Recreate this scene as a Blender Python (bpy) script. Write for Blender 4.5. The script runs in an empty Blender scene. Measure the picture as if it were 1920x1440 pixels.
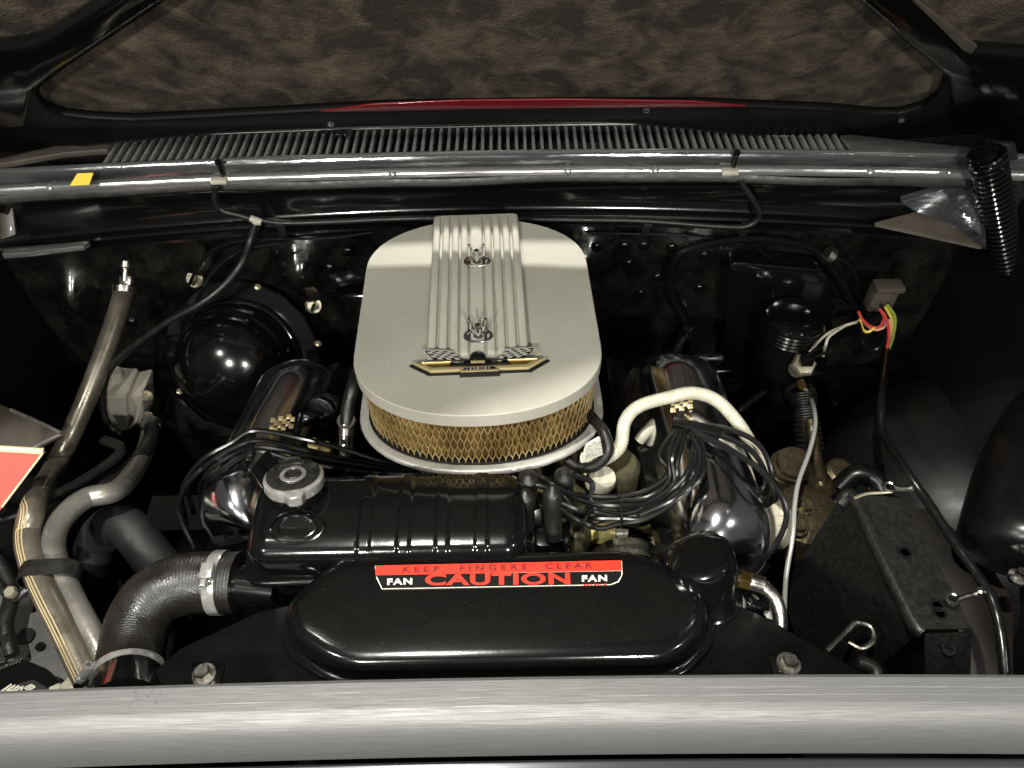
import bpy, bmesh, math, random
from mathutils import Vector, Matrix, Euler
random.seed(7)
R_ = math.radians
sc = bpy.context.scene
# ---------------------------------------------------------------- camera
PITCH, ROLL, FPX = R_(47), R_(1.0), 1441.0
CAM = Vector((0, -.666, 1.634))
_F = Vector((0, math.cos(PITCH), -math.sin(PITCH)))
_U0 = Vector((0, math.sin(PITCH), math.cos(PITCH))); _R0 = Vector((1, 0, 0))
_U = _U0*math.cos(ROLL) + _R0*math.sin(ROLL); _R = _R0*math.cos(ROLL) - _U0*math.sin(ROLL)
cd = bpy.data.cameras.new('camera'); cam = bpy.data.objects.new('camera', cd)
sc.collection.objects.link(cam); sc.camera = cam
cd.sensor_width = 36; cd.lens = 36*FPX/1920; cd.clip_start = .02; cd.clip_end = 60
m3 = Matrix((_R, _U, -_F)).transposed()
cam.matrix_world = Matrix.Translation(CAM) @ m3.to_4x4()
cd.dof.use_dof = True; cd.dof.focus_distance = 1.0; cd.dof.aperture_fstop = 11
# ---------------------------------------------------------------- world, lamps, exposure
wd = bpy.data.worlds.new('World'); sc.world = wd; wd.use_nodes = True
bgn = wd.node_tree.nodes['Background']; bgn.inputs[0].default_value = (.95, .95, .92, 1); bgn.inputs[1].default_value = .055
def lamp(name, loc, power, r=.06, col=(1, .98, .91), spot=None, at=None):
    l = bpy.data.lights.new(name, 'SPOT' if spot else 'POINT'); l.energy = power; l.color = col; l.shadow_soft_size = r
    o = bpy.data.objects.new(name, l); sc.collection.objects.link(o); o.location = loc
    if spot:
        l.spot_size = R_(spot); l.spot_blend = .3
        o.rotation_euler = (Vector(at)-Vector(loc)).to_track_quat('-Z', 'Y').to_euler()
    return o
lamp('ceiling_lamp', (-.75, -2.1, 2.3), 150)
lamp('ceiling_lamp', (.55, -2.3, 2.3), 150)
lamp('ceiling_lamp', (-1.3, -1.35, 2.6), 60)
lamp('ceiling_lamp', (1.5, -1.2, 2.6), 30)
LAMP = Vector((-.35, -.62, 3.1))
lamp('ceiling_lamp', LAMP, 250, .022)
lamp('rear_lamp', (-.05, 3.45, 2.24), 900, .04, (1, .95, .84), 50, (-.05, .4, 1.0))
sc.view_settings.view_transform = 'Standard'; sc.view_settings.look = 'None'
sc.view_settings.exposure = 0.15; sc.view_settings.gamma = 1
sc.cycles.use_denoising = True
sc.cycles.max_bounces = 8; sc.cycles.caustics_reflective = False; sc.cycles.sample_clamp_indirect = 4
# ---------------------------------------------------------------- pixel -> place (photo pixels, 1920 x 1440)
def ray(px, py): return _F + _R*((px-960)/FPX) + _U*((720-py)/FPX)
def w(px, py, z):
    r = ray(px, py); return CAM + r*((z-CAM.z)/r.z)
def v(px, py, y):
    r = ray(px, py); return CAM + r*((y-CAM.y)/r.y)
def onp(px, py, p0, n):
    r = ray(px, py); return CAM + r*((Vector(p0)-CAM).dot(n)/r.dot(n))
# ---------------------------------------------------------------- materials
MATS = {}
def mat(name, col, rough=.4, metal=0, coat=0, col2=None, scale=20, detail=4, bump=0, bscale=200, rvar=0, stretch=None, sheen=0, emit=None, spec=.5, contrast=(.35, .65)):
    m = bpy.data.materials.new(name); m.use_nodes = True; nt = m.node_tree; N = nt.nodes; L = nt.links
    b = N['Principled BSDF']
    b.inputs['Base Color'].default_value = (*col, 1); b.inputs['Roughness'].default_value = rough
    b.inputs['Metallic'].default_value = metal; b.inputs['Coat Weight'].default_value = coat; b.inputs['Coat Roughness'].default_value = .06
    b.inputs['Specular IOR Level'].default_value = spec
    if sheen: b.inputs['Sheen Weight'].default_value = sheen
    tc = N.new('ShaderNodeTexCoord'); src = tc.outputs['Object']
    if stretch:
        mp = N.new('ShaderNodeMapping'); mp.inputs['Scale'].default_value = stretch; L.new(src, mp.inputs[0]); src = mp.outputs[0]
    if col2 or rvar:
        n = N.new('ShaderNodeTexNoise'); n.inputs['Scale'].default_value = scale; n.inputs['Detail'].default_value = detail; n.inputs['Roughness'].default_value = .6
        L.new(src, n.inputs['Vector'])
        cr = N.new('ShaderNodeMapRange'); cr.inputs[1].default_value = contrast[0]; cr.inputs[2].default_value = contrast[1]; L.new(n.outputs[0], cr.inputs[0])
        if col2:
            mx = N.new('ShaderNodeMix'); mx.data_type = 'RGBA'; mx.inputs[6].default_value = (*col, 1); mx.inputs[7].default_value = (*col2, 1)
            L.new(cr.outputs[0], mx.inputs[0]); L.new(mx.outputs[2], b.inputs['Base Color'])
        if rvar:
            mr = N.new('ShaderNodeMapRange'); mr.inputs[3].default_value = max(.02, rough-rvar); mr.inputs[4].default_value = rough+rvar
            L.new(cr.outputs[0], mr.inputs[0]); L.new(mr.outputs[0], b.inputs['Roughness'])
    if bump:
        n2 = N.new('ShaderNodeTexNoise'); n2.inputs['Scale'].default_value = bscale; n2.inputs['Detail'].default_value = 3; L.new(src, n2.inputs['Vector'])
        bp = N.new('ShaderNodeBump'); bp.inputs['Strength'].default_value = bump; bp.inputs['Distance'].default_value = .002
        L.new(n2.outputs[0], bp.inputs['Height']); L.new(bp.outputs[0], b.inputs['Normal'])
    MATS[name] = m; return m
mat('gloss_black', (.003, .003, .003), .15, 0, .6, (.02, .019, .017), 330, 2, .06, 60, contrast=(.66, .76))
mat('firewall_black', (.003, .003, .003), .24, 0, .3, (.010, .0095, .008), 26, 6, .35, 45, rvar=.14)
mat('satin_black', (.0035, .0035, .0035), .32, 0, 0, rvar=.06, scale=30, bump=.04, bscale=300, spec=.38)
mat('worn_black', (.0065, .0065, .006), .40, 0, 0, (.012, .0115, .0105), 120, 6, .2, 300, rvar=.06)
mat('rubber', (.008, .0075, .007), .42, rvar=.1, scale=60, bump=.15, bscale=400)
mat('ribbed_rubber', (.010, .0088, .0075), .38, rvar=.12, scale=50, bump=.25, bscale=350)
mat('wire_black', (.005, .005, .005), .26)
mat('duct_black', (.011, .011, .011), .6, bump=.3, bscale=500)
mat('heater_grey', (.19, .182, .16), .3, .6, .1, (.28, .268, .235), 18, 4, .12, 300, rvar=.1)
mat('bronze_hose', (.12, .105, .08), .32, .55, .1, (.19, .17, .135), 18, 4, .12, 300, rvar=.1)
mat('hose_stripe', (.42, .33, .18), .45)
mat('lid_grey', (.375, .368, .305), .58, .0, 0, (.445, .438, .37), 5, 10, .45, 1000, rvar=.08)
mat('base_alu', (.55, .54, .49), .4, .35, 0, (.47, .46, .42), 30, 4, .2, 500)
mat('chrome', (.86, .86, .85), .05, 1)
mat('chrome_blue', (.80, .80, .84), .15, 1, rvar=.06, scale=9)
mat('steel', (.62, .60, .55), .28, 1, col2=(.45, .43, .38), scale=70, rvar=.1)
mat('zinc', (.60, .55, .42), .32, .7, col2=(.36, .33, .25), scale=120, rvar=.1)
mat('bronze', (.26, .21, .125), .36, .9, 0, (.05, .043, .03), 38, 8, .6, 110, rvar=.15)
mat('engine_gold', (.13, .12, .06), .4, .3, 0, (.05, .046, .028), 40, 6, .3, 120, rvar=.12)
mat('brass', (.75, .5, .16), .22, 1)
mat('gold', (.90, .74, .40), .28, .7)
mat('gold_dark', (.4, .29, .09), .3, .9)
mat('alu_bar', (.245, .243, .239), .54, .45, 0, (.135, .134, .132), 40, 10, .2, 70, rvar=.12, stretch=(.45, 24, 24), contrast=(.36, .74))
mat('body_grey', (.05, .048, .056), .25, .4, .3)
mat('cream_plastic', (.56, .54, .43), .5, col2=(.42, .40, .31), scale=60, bump=.1)
mat('white_plastic', (.44, .425, .36), .42, col2=(.36, .345, .28), scale=20)
mat('red_fabric', (.68, .085, .065), .75, sheen=.3, bump=.5, bscale=900)
mat('cream_piping', (.75, .62, .38), .6, bump=.3, bscale=500)
mat('yellow_paper', (.85, .60, .06), .6)
mat('sticker_red', (.80, .030, .012), .38)
mat('sticker_white', (.80, .77, .64), .4)
mat('sticker_black', (.006, .006, .006), .25)
mat('sticker_darkred', (.16, .006, .006), .4)
mat('cap_dark', (.09, .085, .075), .3, .7, 0, (.03, .028, .025), 120, 5, .3, 200, rvar=.12)
mat('cap_silver', (.56, .555, .53), .2, .6, 0, (.34, .34, .32), 90, 4, rvar=.1)
mat('line_silver', (.66, .655, .62), .25, .55)
mat('fender_dark', (.003, .003, .003), .6, spec=.15)
mat('reflection_red', (.13, .004, .009), .28, 0, .4)
mat('filter_paper', (.36, .23, .065), .7, col2=(.15, .085, .022), scale=24)
mat('filter_wire', (.70, .55, .28), .36, .5, col2=(.34, .23, .08), scale=22)
mat('label_white', (.74, .72, .62), .6, col2=(.3, .3, .28), scale=260)
mat('tag_yellow', (.74, .66, .27), .5, col2=(.5, .42, .14), scale=130)
mat('wire_yellow', (.7, .55, .1), .4); mat('wire_red', (.55, .06, .05), .4); mat('wire_pink', (.7, .35, .25), .4); mat('wire_green', (.25, .32, .06), .4)
mat('apron_grey', (.085, .083, .078), .5, .1, 0, (.13, .127, .118), 12, 5, .2, 200, rvar=.1)
mat('brown_panel', (.075, .064, .052), .45, 0, .2, (.045, .038, .03), 15)
mat('wheel_black', (.005, .005, .0048), .42, 0, 0, rvar=.1, scale=10, bump=.12, bscale=18, spec=.26)
mat('lip_black', (.002, .002, .002), .5, spec=.15)
mat('splash_brown', (.022, .017, .012), .5, 0, 0, (.008, .007, .006), 12)
mat('floor_dark', (.004, .004, .004), .8, col2=(.006, .0055, .005), scale=3, spec=.05)
mat('bright_trim', (.82, .82, .80), .2, .9, 0, (.45, .45, .45), 8, 4, .1, 30, rvar=.1, stretch=(1, 12, 12))
mat('grille_metal', (.56, .56, .55), .2, .6, .3, (.25, .25, .25), 90, 4, rvar=.12)
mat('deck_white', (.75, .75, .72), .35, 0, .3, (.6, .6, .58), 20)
mat('dark_trim', (.42, .42, .43), .13, .9, 0, (.14, .14, .15), 10, 5, .15, 40, rvar=.08, stretch=(1, 6, 6))
def pad_mat():
    m = mat('hood_pad', (.018, .0145, .0095), .8, 0, 0, (.16, .130, .088), 17, 15, contrast=(.42, .82))
    for n_ in m.node_tree.nodes:
        if n_.type == 'TEX_NOISE': n_.inputs['Distortion'].default_value = .55
    nt = m.node_tree; N = nt.nodes; L = nt.links; b = N['Principled BSDF']
    tc = N.new('ShaderNodeTexCoord'); mp = N.new('ShaderNodeMapping'); mp.inputs['Rotation'].default_value = (R_(-50), 0, R_(45)); L.new(tc.outputs['Object'], mp.inputs[0])
    chk = N.new('ShaderNodeTexVoronoi'); chk.inputs['Scale'].default_value = 260; L.new(mp.outputs[0], chk.inputs['Vector'])
    n = N.new('ShaderNodeTexNoise'); n.inputs['Scale'].default_value = 16; n.inputs['Detail'].default_value = 5; L.new(tc.outputs['Object'], n.inputs['Vector'])
    ad = N.new('ShaderNodeMath'); ad.operation = 'MULTIPLY_ADD'; ad.inputs[1].default_value = .12; L.new(chk.outputs['Distance'], ad.inputs[0]); L.new(n.outputs[0], ad.inputs[2])
    bp = N.new('ShaderNodeBump'); bp.inputs['Strength'].default_value = .7; bp.inputs['Distance'].default_value = .012
    L.new(ad.outputs[0], bp.inputs['Height']); L.new(bp.outputs[0], b.inputs['Normal'])
pad_mat()
# ---------------------------------------------------------------- shapes: each returns (verts, faces) in place
def join(*shs):
    V, Fc = [], []
    for a, f in shs:
        o = len(V); V += [Vector(p) for p in a]; Fc += [tuple(i+o for i in q) for q in f]
    return V, Fc
def xf(sh, M): return [M @ Vector(p) for p in sh[0]], sh[1]
def bm_out(bm):
    bmesh.ops.recalc_face_normals(bm, faces=bm.faces)
    bm.verts.index_update(); r = ([x.co.copy() for x in bm.verts], [tuple(y.index for y in f.verts) for f in bm.faces]); bm.free(); return r
def box(sx, sy, sz, bev=0, seg=2):
    bm = bmesh.new(); bmesh.ops.create_cube(bm, size=1)
    for q in bm.verts: q.co = Vector((q.co.x*sx, q.co.y*sy, q.co.z*sz))
    if bev: bmesh.ops.bevel(bm, geom=bm.edges[:], offset=bev, segments=seg, profile=.5, affect='EDGES')
    return bm_out(bm)
def lathe(prof, n=28):
    V, Fc = [], []
    for r, z in prof:
        for k in range(n):
            a = 2*math.pi*k/n; V.append(Vector((r*math.cos(a), r*math.sin(a), z)))
    for i in range(len(prof)-1):
        for k in range(n):
            a, b = i*n+k, i*n+(k+1) % n; Fc.append((a, b, b+n, a+n))
    Fc.append(tuple(range(n-1, -1, -1))); Fc.append(tuple(range((len(prof)-1)*n, len(prof)*n)))
    return V, Fc
def hexhead(r, h): return lathe([(r, 0), (r, h*.85), (r*.86, h), (r*.5, h*1.0)], 6)
def axis(loc, nrm, roll=0):
    q = Vector(nrm).to_track_quat('Z', 'Y').to_matrix().to_4x4()
    return Matrix.Translation(loc) @ q @ Matrix.Rotation(roll, 4, 'Z')
def spline(pts, sub=8):
    pts = [Vector(p) for p in pts]
    if len(pts) == 2: return [pts[0].lerp(pts[1], i/sub) for i in range(sub+1)]
    P = [pts[0]*2-pts[1]] + pts + [pts[-1]*2-pts[-2]]; out = []
    for i in range(1, len(P)-2):
        a, b, c, d = P[i-1:i+3]
        for k in range(sub):
            t = k/sub
            out.append(.5*((2*b)+(c-a)*t+(2*a-5*b+4*c-d)*t*t+(3*b-a-3*c+d)*t**3))
    out.append(P[-2]); return out
def tube(pts, r, n=10, sub=8, rf=None, smooth=True, raw=False):
    c = pts if raw else (spline(pts, sub) if smooth else [Vector(p) for p in pts])
    V, Fc = [], []; T0 = (c[1]-c[0]).normalized(); nx = T0.orthogonal().normalized(); s = 0
    tot = sum((c[i+1]-c[i]).length for i in range(len(c)-1)) or 1
    for i, p in enumerate(c):
        T = ((c[i+1] if i < len(c)-1 else p) - (c[i-1] if i else p)).normalized()
        nx = (nx - T*nx.dot(T)).normalized(); ny = T.cross(nx)
        if i: s += (p-c[i-1]).length
        rr = (rf(s, tot) if rf else 1)*r
        for k in range(n):
            a = 2*math.pi*k/n; V.append(p + nx*(rr*math.cos(a)) + ny*(rr*math.sin(a)))
    for i in range(len(c)-1):
        for k in range(n):
            a, b = i*n+k, i*n+(k+1) % n; Fc.append((a, b, b+n, a+n))
    Fc.append(tuple(range(n-1, -1, -1))); Fc.append(tuple(range((len(c)-1)*n, len(c)*n)))
    return V, Fc
def resample(c, step):
    out = [c[0]]; acc = 0
    for i in range(1, len(c)):
        a, b = c[i-1], c[i]; L = (b-a).length; d = step-acc
        while d <= L:
            out.append(a.lerp(b, d/L)); d += step
        acc = (acc+L) % step
    return out
def loft(rings, cap=True, closed=True):
    n = len(rings[0]); V = [Vector(p) for r in rings for p in r]; Fc = []
    for i in range(len(rings)-1):
        for k in range(n if closed else n-1):
            a, b = i*n+k, i*n+(k+1) % n; Fc.append((a, b, b+n, a+n))
    if cap:
        Fc.append(tuple(range(n-1, -1, -1))); Fc.append(tuple(range((len(rings)-1)*n, len(rings)*n)))
    return V, Fc
def prism(poly, ext, bev=0, seg=2):
    bm = bmesh.new(); vs = [bm.verts.new(p) for p in poly]; f = bm.faces.new(vs)
    r = bmesh.ops.extrude_face_region(bm, geom=[f])
    for q in r['geom']:
        if isinstance(q, bmesh.types.BMVert): q.co += Vector(ext)
    bmesh.ops.recalc_face_normals(bm, faces=bm.faces)
    if bev: bmesh.ops.bevel(bm, geom=bm.edges[:], offset=bev, segments=seg, profile=.5, affect='EDGES', clamp_overlap=True)
    return bm_out(bm)
def strip(rows): return loft(rows, cap=False, closed=False)
def rounded(poly, r, seg=5):
    out = []; n = len(poly); P = [Vector(p) for p in poly]
    for i in range(n):
        a, b, c = P[i-1], P[i], P[(i+1) % n]; u = a-b; t = c-b; k = min(r, u.length*.45, t.length*.45)
        p, q = b+u.normalized()*k, b+t.normalized()*k
        for j in range(seg+1):
            s = j/seg; out.append(p*(1-s)**2 + b*(2*s*(1-s)) + q*s*s)
    return out
def torus(R, r, n=28, m=8, arc=2*math.pi):
    c = [Vector((R*math.cos(arc*i/n), R*math.sin(arc*i/n), 0)) for i in range(n+1)]
    return tube(c, r, m, raw=True)
# ---------------------------------------------------------------- objects
ORG = {}
def obj(name, sh, material, parent=None, smooth=40, kind=None):
    V, Fc = sh; V = [Vector(p) for p in V]
    lo = Vector([min(p[i] for p in V) for i in range(3)]); hi = Vector([max(p[i] for p in V) for i in range(3)])
    o0 = Vector(((lo.x+hi.x)/2, (lo.y+hi.y)/2, lo.z))
    me = bpy.data.meshes.new(name); me.from_pydata([p-o0 for p in V], [], Fc); me.validate()
    bm = bmesh.new(); bm.from_mesh(me); bmesh.ops.recalc_face_normals(bm, faces=bm.faces); bm.to_mesh(me); bm.free()
    if smooth:
        me.polygons.foreach_set('use_smooth', [True]*len(me.polygons)); me.set_sharp_from_angle(angle=R_(smooth))
    me.materials.append(MATS[material])
    o = bpy.data.objects.new(name, me); sc.collection.objects.link(o); ORG[o.name] = o0
    if parent: o.parent = parent; o.location = o0 - ORG[parent.name]
    else: o.location = o0
    if kind: o['kind'] = kind
    return o
def dup(o, delta, parent):
    c = o.copy(); sc.collection.objects.link(c); c.parent = parent
    ORG[c.name] = ORG[o.name] + Vector(delta); c.location = ORG[c.name] - (ORG[parent.name] if parent else Vector()); return c
def tag(o, label, cat, group=None):
    o['label'] = label; o['category'] = cat
    if group: o['group'] = group
    return o
def thing(name, loc, label, cat, group=None):
    o = bpy.data.objects.new(name, None); sc.collection.objects.link(o); o.empty_display_size = .02
    o.location = loc; ORG[o.name] = Vector(loc); return tag(o, label, cat, group)
def textmesh(s, size, bold=0, sx=1, space=1):
    c = bpy.data.curves.new('t', 'FONT'); c.body = s; c.size = size; c.align_x = 'CENTER'; c.align_y = 'CENTER'; c.offset = bold; c.space_character = space; c.resolution_u = 4
    o = bpy.data.objects.new('t', c); sc.collection.objects.link(o); bpy.context.view_layer.update()
    me = bpy.data.meshes.new_from_object(o.evaluated_get(bpy.context.evaluated_depsgraph_get()))
    sh = ([Vector((p.co.x*sx, p.co.y, p.co.z)) for p in me.vertices], [tuple(f.vertices) for f in me.polygons])
    bpy.data.objects.remove(o); bpy.data.curves.remove(c); bpy.data.meshes.remove(me); return sh
def bolt(parent, loc, nrm, r, material='zinc', washer=True, name='bolt', h=None):
    h = h or r*1.1; sh = hexhead(r, h); M = axis(loc, nrm, random.random())
    if washer: sh = join(lathe([(r*1.5, 0), (r*1.5, r*.22), (r*1.42, r*.3), (r*.4, r*.3)], 18), xf(sh, Matrix.Translation((0, 0, r*.3))))
    return obj(name, xf(sh, M), material, parent, 30)
XC = -.045
# ================================================================ THE SETTING
g = obj('ground', ([(-3, -3, 0), (3, -3, 0), (3, 3, 0), (-3, 3, 0)], [(0, 1, 2, 3)]), 'floor_dark'); g['kind'] = 'structure'
# ---- firewall: a stamped sheet with shallow dishes and swages
FWY = .45
def fw_y(x, z):
    y = FWY
    for cx, cz, rx, rz, d in ((-.37, .775, .06, .07, .062), (.13, .79, .055, .055, .05), (.34, .80, .12, .06, .03), (-.80, .72, .03, .06, .05), (-.62, .70, .07, .2, -.012), (.19, .62, .1, .12, .015), (-.30, .72, .06, .13, -.016), (.72, .7, .05, .2, -.02)):
        q = ((x-cx)/rx)**2+((z-cz)/rz)**2
        y -= d*math.exp(-q*1.6)
    return y
nx, nz = 190, 110; V = []; Fc = []
for j in range(nz+1):
    for i in range(nx+1):
        x = -1.1+2.2*i/nx; z = .05+.89*j/nz; V.append((x, fw_y(x, z), z))
for j in range(nz):
    for i in range(nx):
        a = j*(nx+1)+i; Fc.append((a, a+1, a+nx+2, a+nx+1))
fw = tag(obj('firewall', (V, Fc), 'firewall_black', None, 80), 'glossy black stamped firewall panel across the back of the engine bay', 'firewall')
def onfw(px, py, off=0):
    p = v(px, py, FWY)
    for _ in range(5): p = v(px, py, fw_y(p.x, p.z)-off)
    return p
for px, py in ((366, 523), (588, 572), (46, 640), (1410, 648), (1778, 548)):
    bolt(fw, onfw(px, py, .002), (0, -.85, .5), .0108, 'zinc' if px != 1778 else 'steel', True, 'nut')
    p = onfw(px, py, .014); obj('stud', xf(lathe([(.0035, 0), (.0035, .016), (.0025, .018)], 10), axis(p, (0, -1, .05))), 'steel', fw)
for px, py in ((8, 567), (12, 675)):
    obj('grommet', xf(lathe([(.017, 0), (.017, .006), (.012, .012), (.006, .012)], 20), axis(onfw(px, py), (0, -1, 0))), 'rubber', fw)
for px, py in ((652, 472), (618, 502), (1118, 463), (1171, 461), (1208, 460), (1178, 494), (1260, 464), (1320, 478), (1200, 550), (1232, 520), (1312, 540), (247, 604)):
    obj('hole_plug', xf(lathe([(.0105, 0), (.0105, .002), (.008, .005), (.004, .006)], 18), axis(onfw(px, py), (0, -1, 0))), 'gloss_black', fw)
for px, py in ((1435, 715), (1352, 703), (1620, 642), (1565, 755), (1785, 610), (1700, 700), (1885, 690)):
    bolt(fw, onfw(px, py), (0, -1, .1), .005, 'steel', False, 'screw')
# swaged blister and slot left of the air cleaner
p = onfw(680, 535); obj('swage', xf(lathe([(.05, 0), (.046, .012), (.04, .016), (.03, .012), (.012, .010)], 26), Matrix.Translation(p) @ Matrix.Rotation(R_(90), 4, 'X') @ Matrix.Diagonal((1.2, .42, 1, 1))), 'gloss_black', fw)
# right-hand raised box stamping
A = [onfw(1352, 500), onfw(1360, 470), onfw(1530, 470), onfw(1545, 520), onfw(1535, 660), onfw(1350, 660)]
obj('access_cover', prism(rounded([Vector((q.x, FWY-.012, q.z)) for q in A], .02), (0, -.045, 0), .008, 3), 'gloss_black', fw)
A = [onfw(1300, 690), onfw(1640, 680), onfw(1640, 690), onfw(1300, 702)]
obj('stiffener', prism([Vector((q.x, FWY-.005, q.z)) for q in A], (0, -.03, 0), .004, 2), 'gloss_black', fw)
# ---- cowl: profile swept across, crowned in plan and height
cowl = thing('cowl', (XC, .45, .84), 'glossy black cowl panel with a slotted chrome air grille under the hood edge', 'cowl')
def crown(x): return ((x-XC)/.75)**2
def cowl_sweep(prof, x0=-1.0, x1=.80, n=60, wob=None, zd=.0):
    rows = []
    for i in range(n+1):
        x = x0+(x1-x0)*i/n; c = crown(x)
        rows.append([Vector((x, y-.030*c+(wob(x) if wob else 0), z-(zd if isinstance(zd, float) else zd[k])*c)) for k, (y, z) in enumerate(prof)])
    return strip(rows)
# top deck between unseen light-stop moulding, grille and rolled front lip; grille opening left free (bars span it)
obj('light_stop_moulding', cowl_sweep([(.60, .96), (.575, 1.0), (.565, 1.075), (.575, 1.079), (.60, 1.083), (.62, 1.083)]), 'fender_dark', cowl)  # hidden behind the hood; height set to trim the rear lamp's band on the lid
obj('rear_deck', cowl_sweep([(.572, 1.010), (.54, 1.004), (.515, 1.0), (.508, .998)]), 'deck_white', cowl)
obj('grille_back', cowl_sweep([(.5078, .9978), (.5065, .992), (.5065, .96)]), 'satin_black', cowl)
obj('grille_tray', cowl_sweep([(.51, .965), (.42, .965)]), 'satin_black', cowl)
obj('deck', cowl_sweep([(.4255, .96), (.4255, .998), (.422, .999), (.4185, .995), (.4165, .985), (.416, .980)]), 'dark_trim', cowl)
obj('bead', cowl_sweep([(.4290, .9975), (.427, .0015+1.0), (.4235, 1.001), (.421, .9992)]), 'bright_trim', cowl)
obj('rolled_lip', cowl_sweep([(.4163, .9795), (.413, .9790), (.4095, .9765), (.407, .972), (.4065, .967)]), 'bright_trim', cowl)
obj('rubber_seal', cowl_sweep([(.4063, .9675), (.4035, .963), (.402, .957), (.405, .952), (.415, .948)], -.86, .72, wob=lambda x: .004*math.sin(x*9)+.002*math.sin(x*23)), 'rubber', cowl)
obj('face', cowl_sweep([(.412, .955), (.419, .945), (.4195, .925), (.4185, .904), (.4145, .8993)], zd=[0, 0, .008, .020, .022]), 'gloss_black', cowl)
obj('lower_flange', cowl_sweep([(.4145, .8993), (.403, .896), (.401, .892), (.409, .890), (.410, .886), (.397, .882), (.396, .878), (.405, .876), (.43, .875), (.46, .872)], zd=.022), 'gloss_black', cowl)
NB = 86; bar0 = None
for i in range(NB):
    px = 222+(1572-222)*i/(NB-1); p = w(px, 268, .995); x = p.x; c = crown(x)/.75**0
    y0, y1 = .4260-.030*c, .5055-.030*c; z = .9925
    if bar0 is None:
        bar0 = obj('grille_bar', xf(box(.0058, .082, .011, .0022, 2), Matrix.Translation((x, (y0+y1)/2, z))), 'grille_metal', cowl); pr = Vector((x, (y0+y1)/2, z))
    else: dup(bar0, Vector((x, (y0+y1)/2, z))-pr, cowl)
for px in (738, 1064, 1228, 1628, 120):
    p = w(px, 320, .972); c = crown(p.x)
    obj('screw', xf(lathe([(.006, 0), (.0055, .002), (.003, .004), (.001, .004)], 14), axis((p.x, .4085-.030*c, .9745), (0, -.7, .7))), 'cap_silver', cowl)
for pts, nm in (([(0, 308), (200, 262), (222, 268), (205, 290), (120, 297), (0, 318)], 'end_cap'), ([(1572, 264), (1590, 262), (1830, 288), (1835, 300), (1600, 296)], 'end_cap')):
    obj(nm, prism([w(a, b, .992) for a, b in pts], (0, 0, .010), .002), 'brown_panel' if pts[0][0] == 0 else 'bright_trim', cowl)
obj('end_bracket', prism([w(8, 486, .88), w(14, 474, .88), (w(150, 462, .88)), w(172, 460, .88), w(160, 470, .88), w(60, 482, .88)], (0, 0, .01), .002), 'bright_trim', cowl)
# right-hand end of the cowl: bright bracket panel, then a tan reflection painted in as a plate
obj('end_bracket', prism([w(1690, 380, .93), w(1790, 350, .95), w(1845, 345, .95), w(1850, 470, .88), w(1780, 420, .90), w(1720, 400, .92)], (0, .01, .006), .002), 'dark_trim', cowl)
obj('end_bracket', prism([w(1640, 425, .895), w(1720, 404, .905), w(1790, 404, .905), w(1850, 462, .88), w(1838, 468, .88), w(1700, 438, .89)], (0, .006, .004), .001), 'brown_panel', cowl)  # not a bracket: tan reflection at the cowl end, painted in as a plate
obj('end_bracket', prism([w(0, 360, .95), w(22, 385, .94), w(30, 440, .90), w(0, 450, .90)], (0, .01, .004), .001), 'brown_panel', cowl)
# ---- hood
HA = R_(52); H0 = Vector((0, .455, 1.035)); HD = Vector((0, -math.cos(HA), math.sin(HA))); HN = Vector((0, -math.sin(HA), -math.cos(HA)))
def hp(px, py, off=0): return onp(px, py, H0+HN*off, HN)
hood = thing('hood', (XC, .47, 1.03), 'raised black hood with brown mottled insulation pads between its braces', 'hood')
def hpl(x, t, off=0): return Vector((x, 0, 0)) + H0 + HD*t + HN*off
def hood_shadow_edge(x, y, z=.95):
    S = Vector((x, y, z)); d = LAMP-S; p0 = H0-HN*.03; return S+d*((p0-S).dot(HN)/d.dot(HN))
obj('outer_skin', prism([hpl(-1.05, .022, -.03), hpl(.95, .022, -.03), hood_shadow_edge(1.6, .10), hood_shadow_edge(.30, .085), hood_shadow_edge(-.13, -.118), hood_shadow_edge(-.29, -.118), hood_shadow_edge(-.42, .05), hood_shadow_edge(-1.7, .08)], HN*-.012, .003), 'gloss_black', hood)  # unseen front edge shaped so the overhead lamp's shadow falls across the lid
def pad(pts, big=True, name='insulation_pad'):
    P = rounded([hp(a, b, -.012) if not isinstance(a, Vector) else a for a, b in pts], .05, 6); c = (Vector([min(q[i] for q in P) for i in range(3)])+Vector([max(q[i] for q in P) for i in range(3)]))/2; c -= HN*((c-P[0]).dot(HN))
    rings = [[q-HN*.012 for q in P], [q for q in P], [c+(q-c)*.985+HN*.008 for q in P]]
    # puckered face: fan of inner rings
    for k in range(1, 13):
        s = .985*(1-k/13)
        rings.append([c+(q-c)*s+HN*(.010) for q in P])
    return obj(name, loft(rings), 'hood_pad', hood, 60)
pad([(35, 190), (80, 232), (240, 230), (520, 210), (720, 196), (950, 192), (1310, 192), (1560, 205), (1720, 230), (1800, 215), (1800, 150), (1620, -10), (1400, -190), (500, -190), (300, 0), (80, 150)])
pad([(-180, 95), (0, 88), (70, 80), (200, 0), (420, -150), (-180, -150)], False)
pad([(2080, 120), (1920, 100), (1815, 92), (1705, 0), (1560, -150), (2080, -150)], False)
pad([(hpl(x, t, -.012), 0) for x, t in ((-.75, .52), (.65, .52), (.55, .95), (-.12, 1.16), (-.30, 1.16), (-.65, .95))], False)
def brace(pts, off=0, th=.022, bev=.009, name='brace', m='gloss_black'):
    return obj(name, prism([hp(a, b, off+th) for a, b in pts], HN*-th, bev, 3), m, hood)
brace([(-60, 118), (-60, 98), (40, 92), (78, 80), (205, 2), (440, -160), (560, -160), (318, 0), (110, 138), (62, 176), (50, 240), (-60, 255)])
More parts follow.
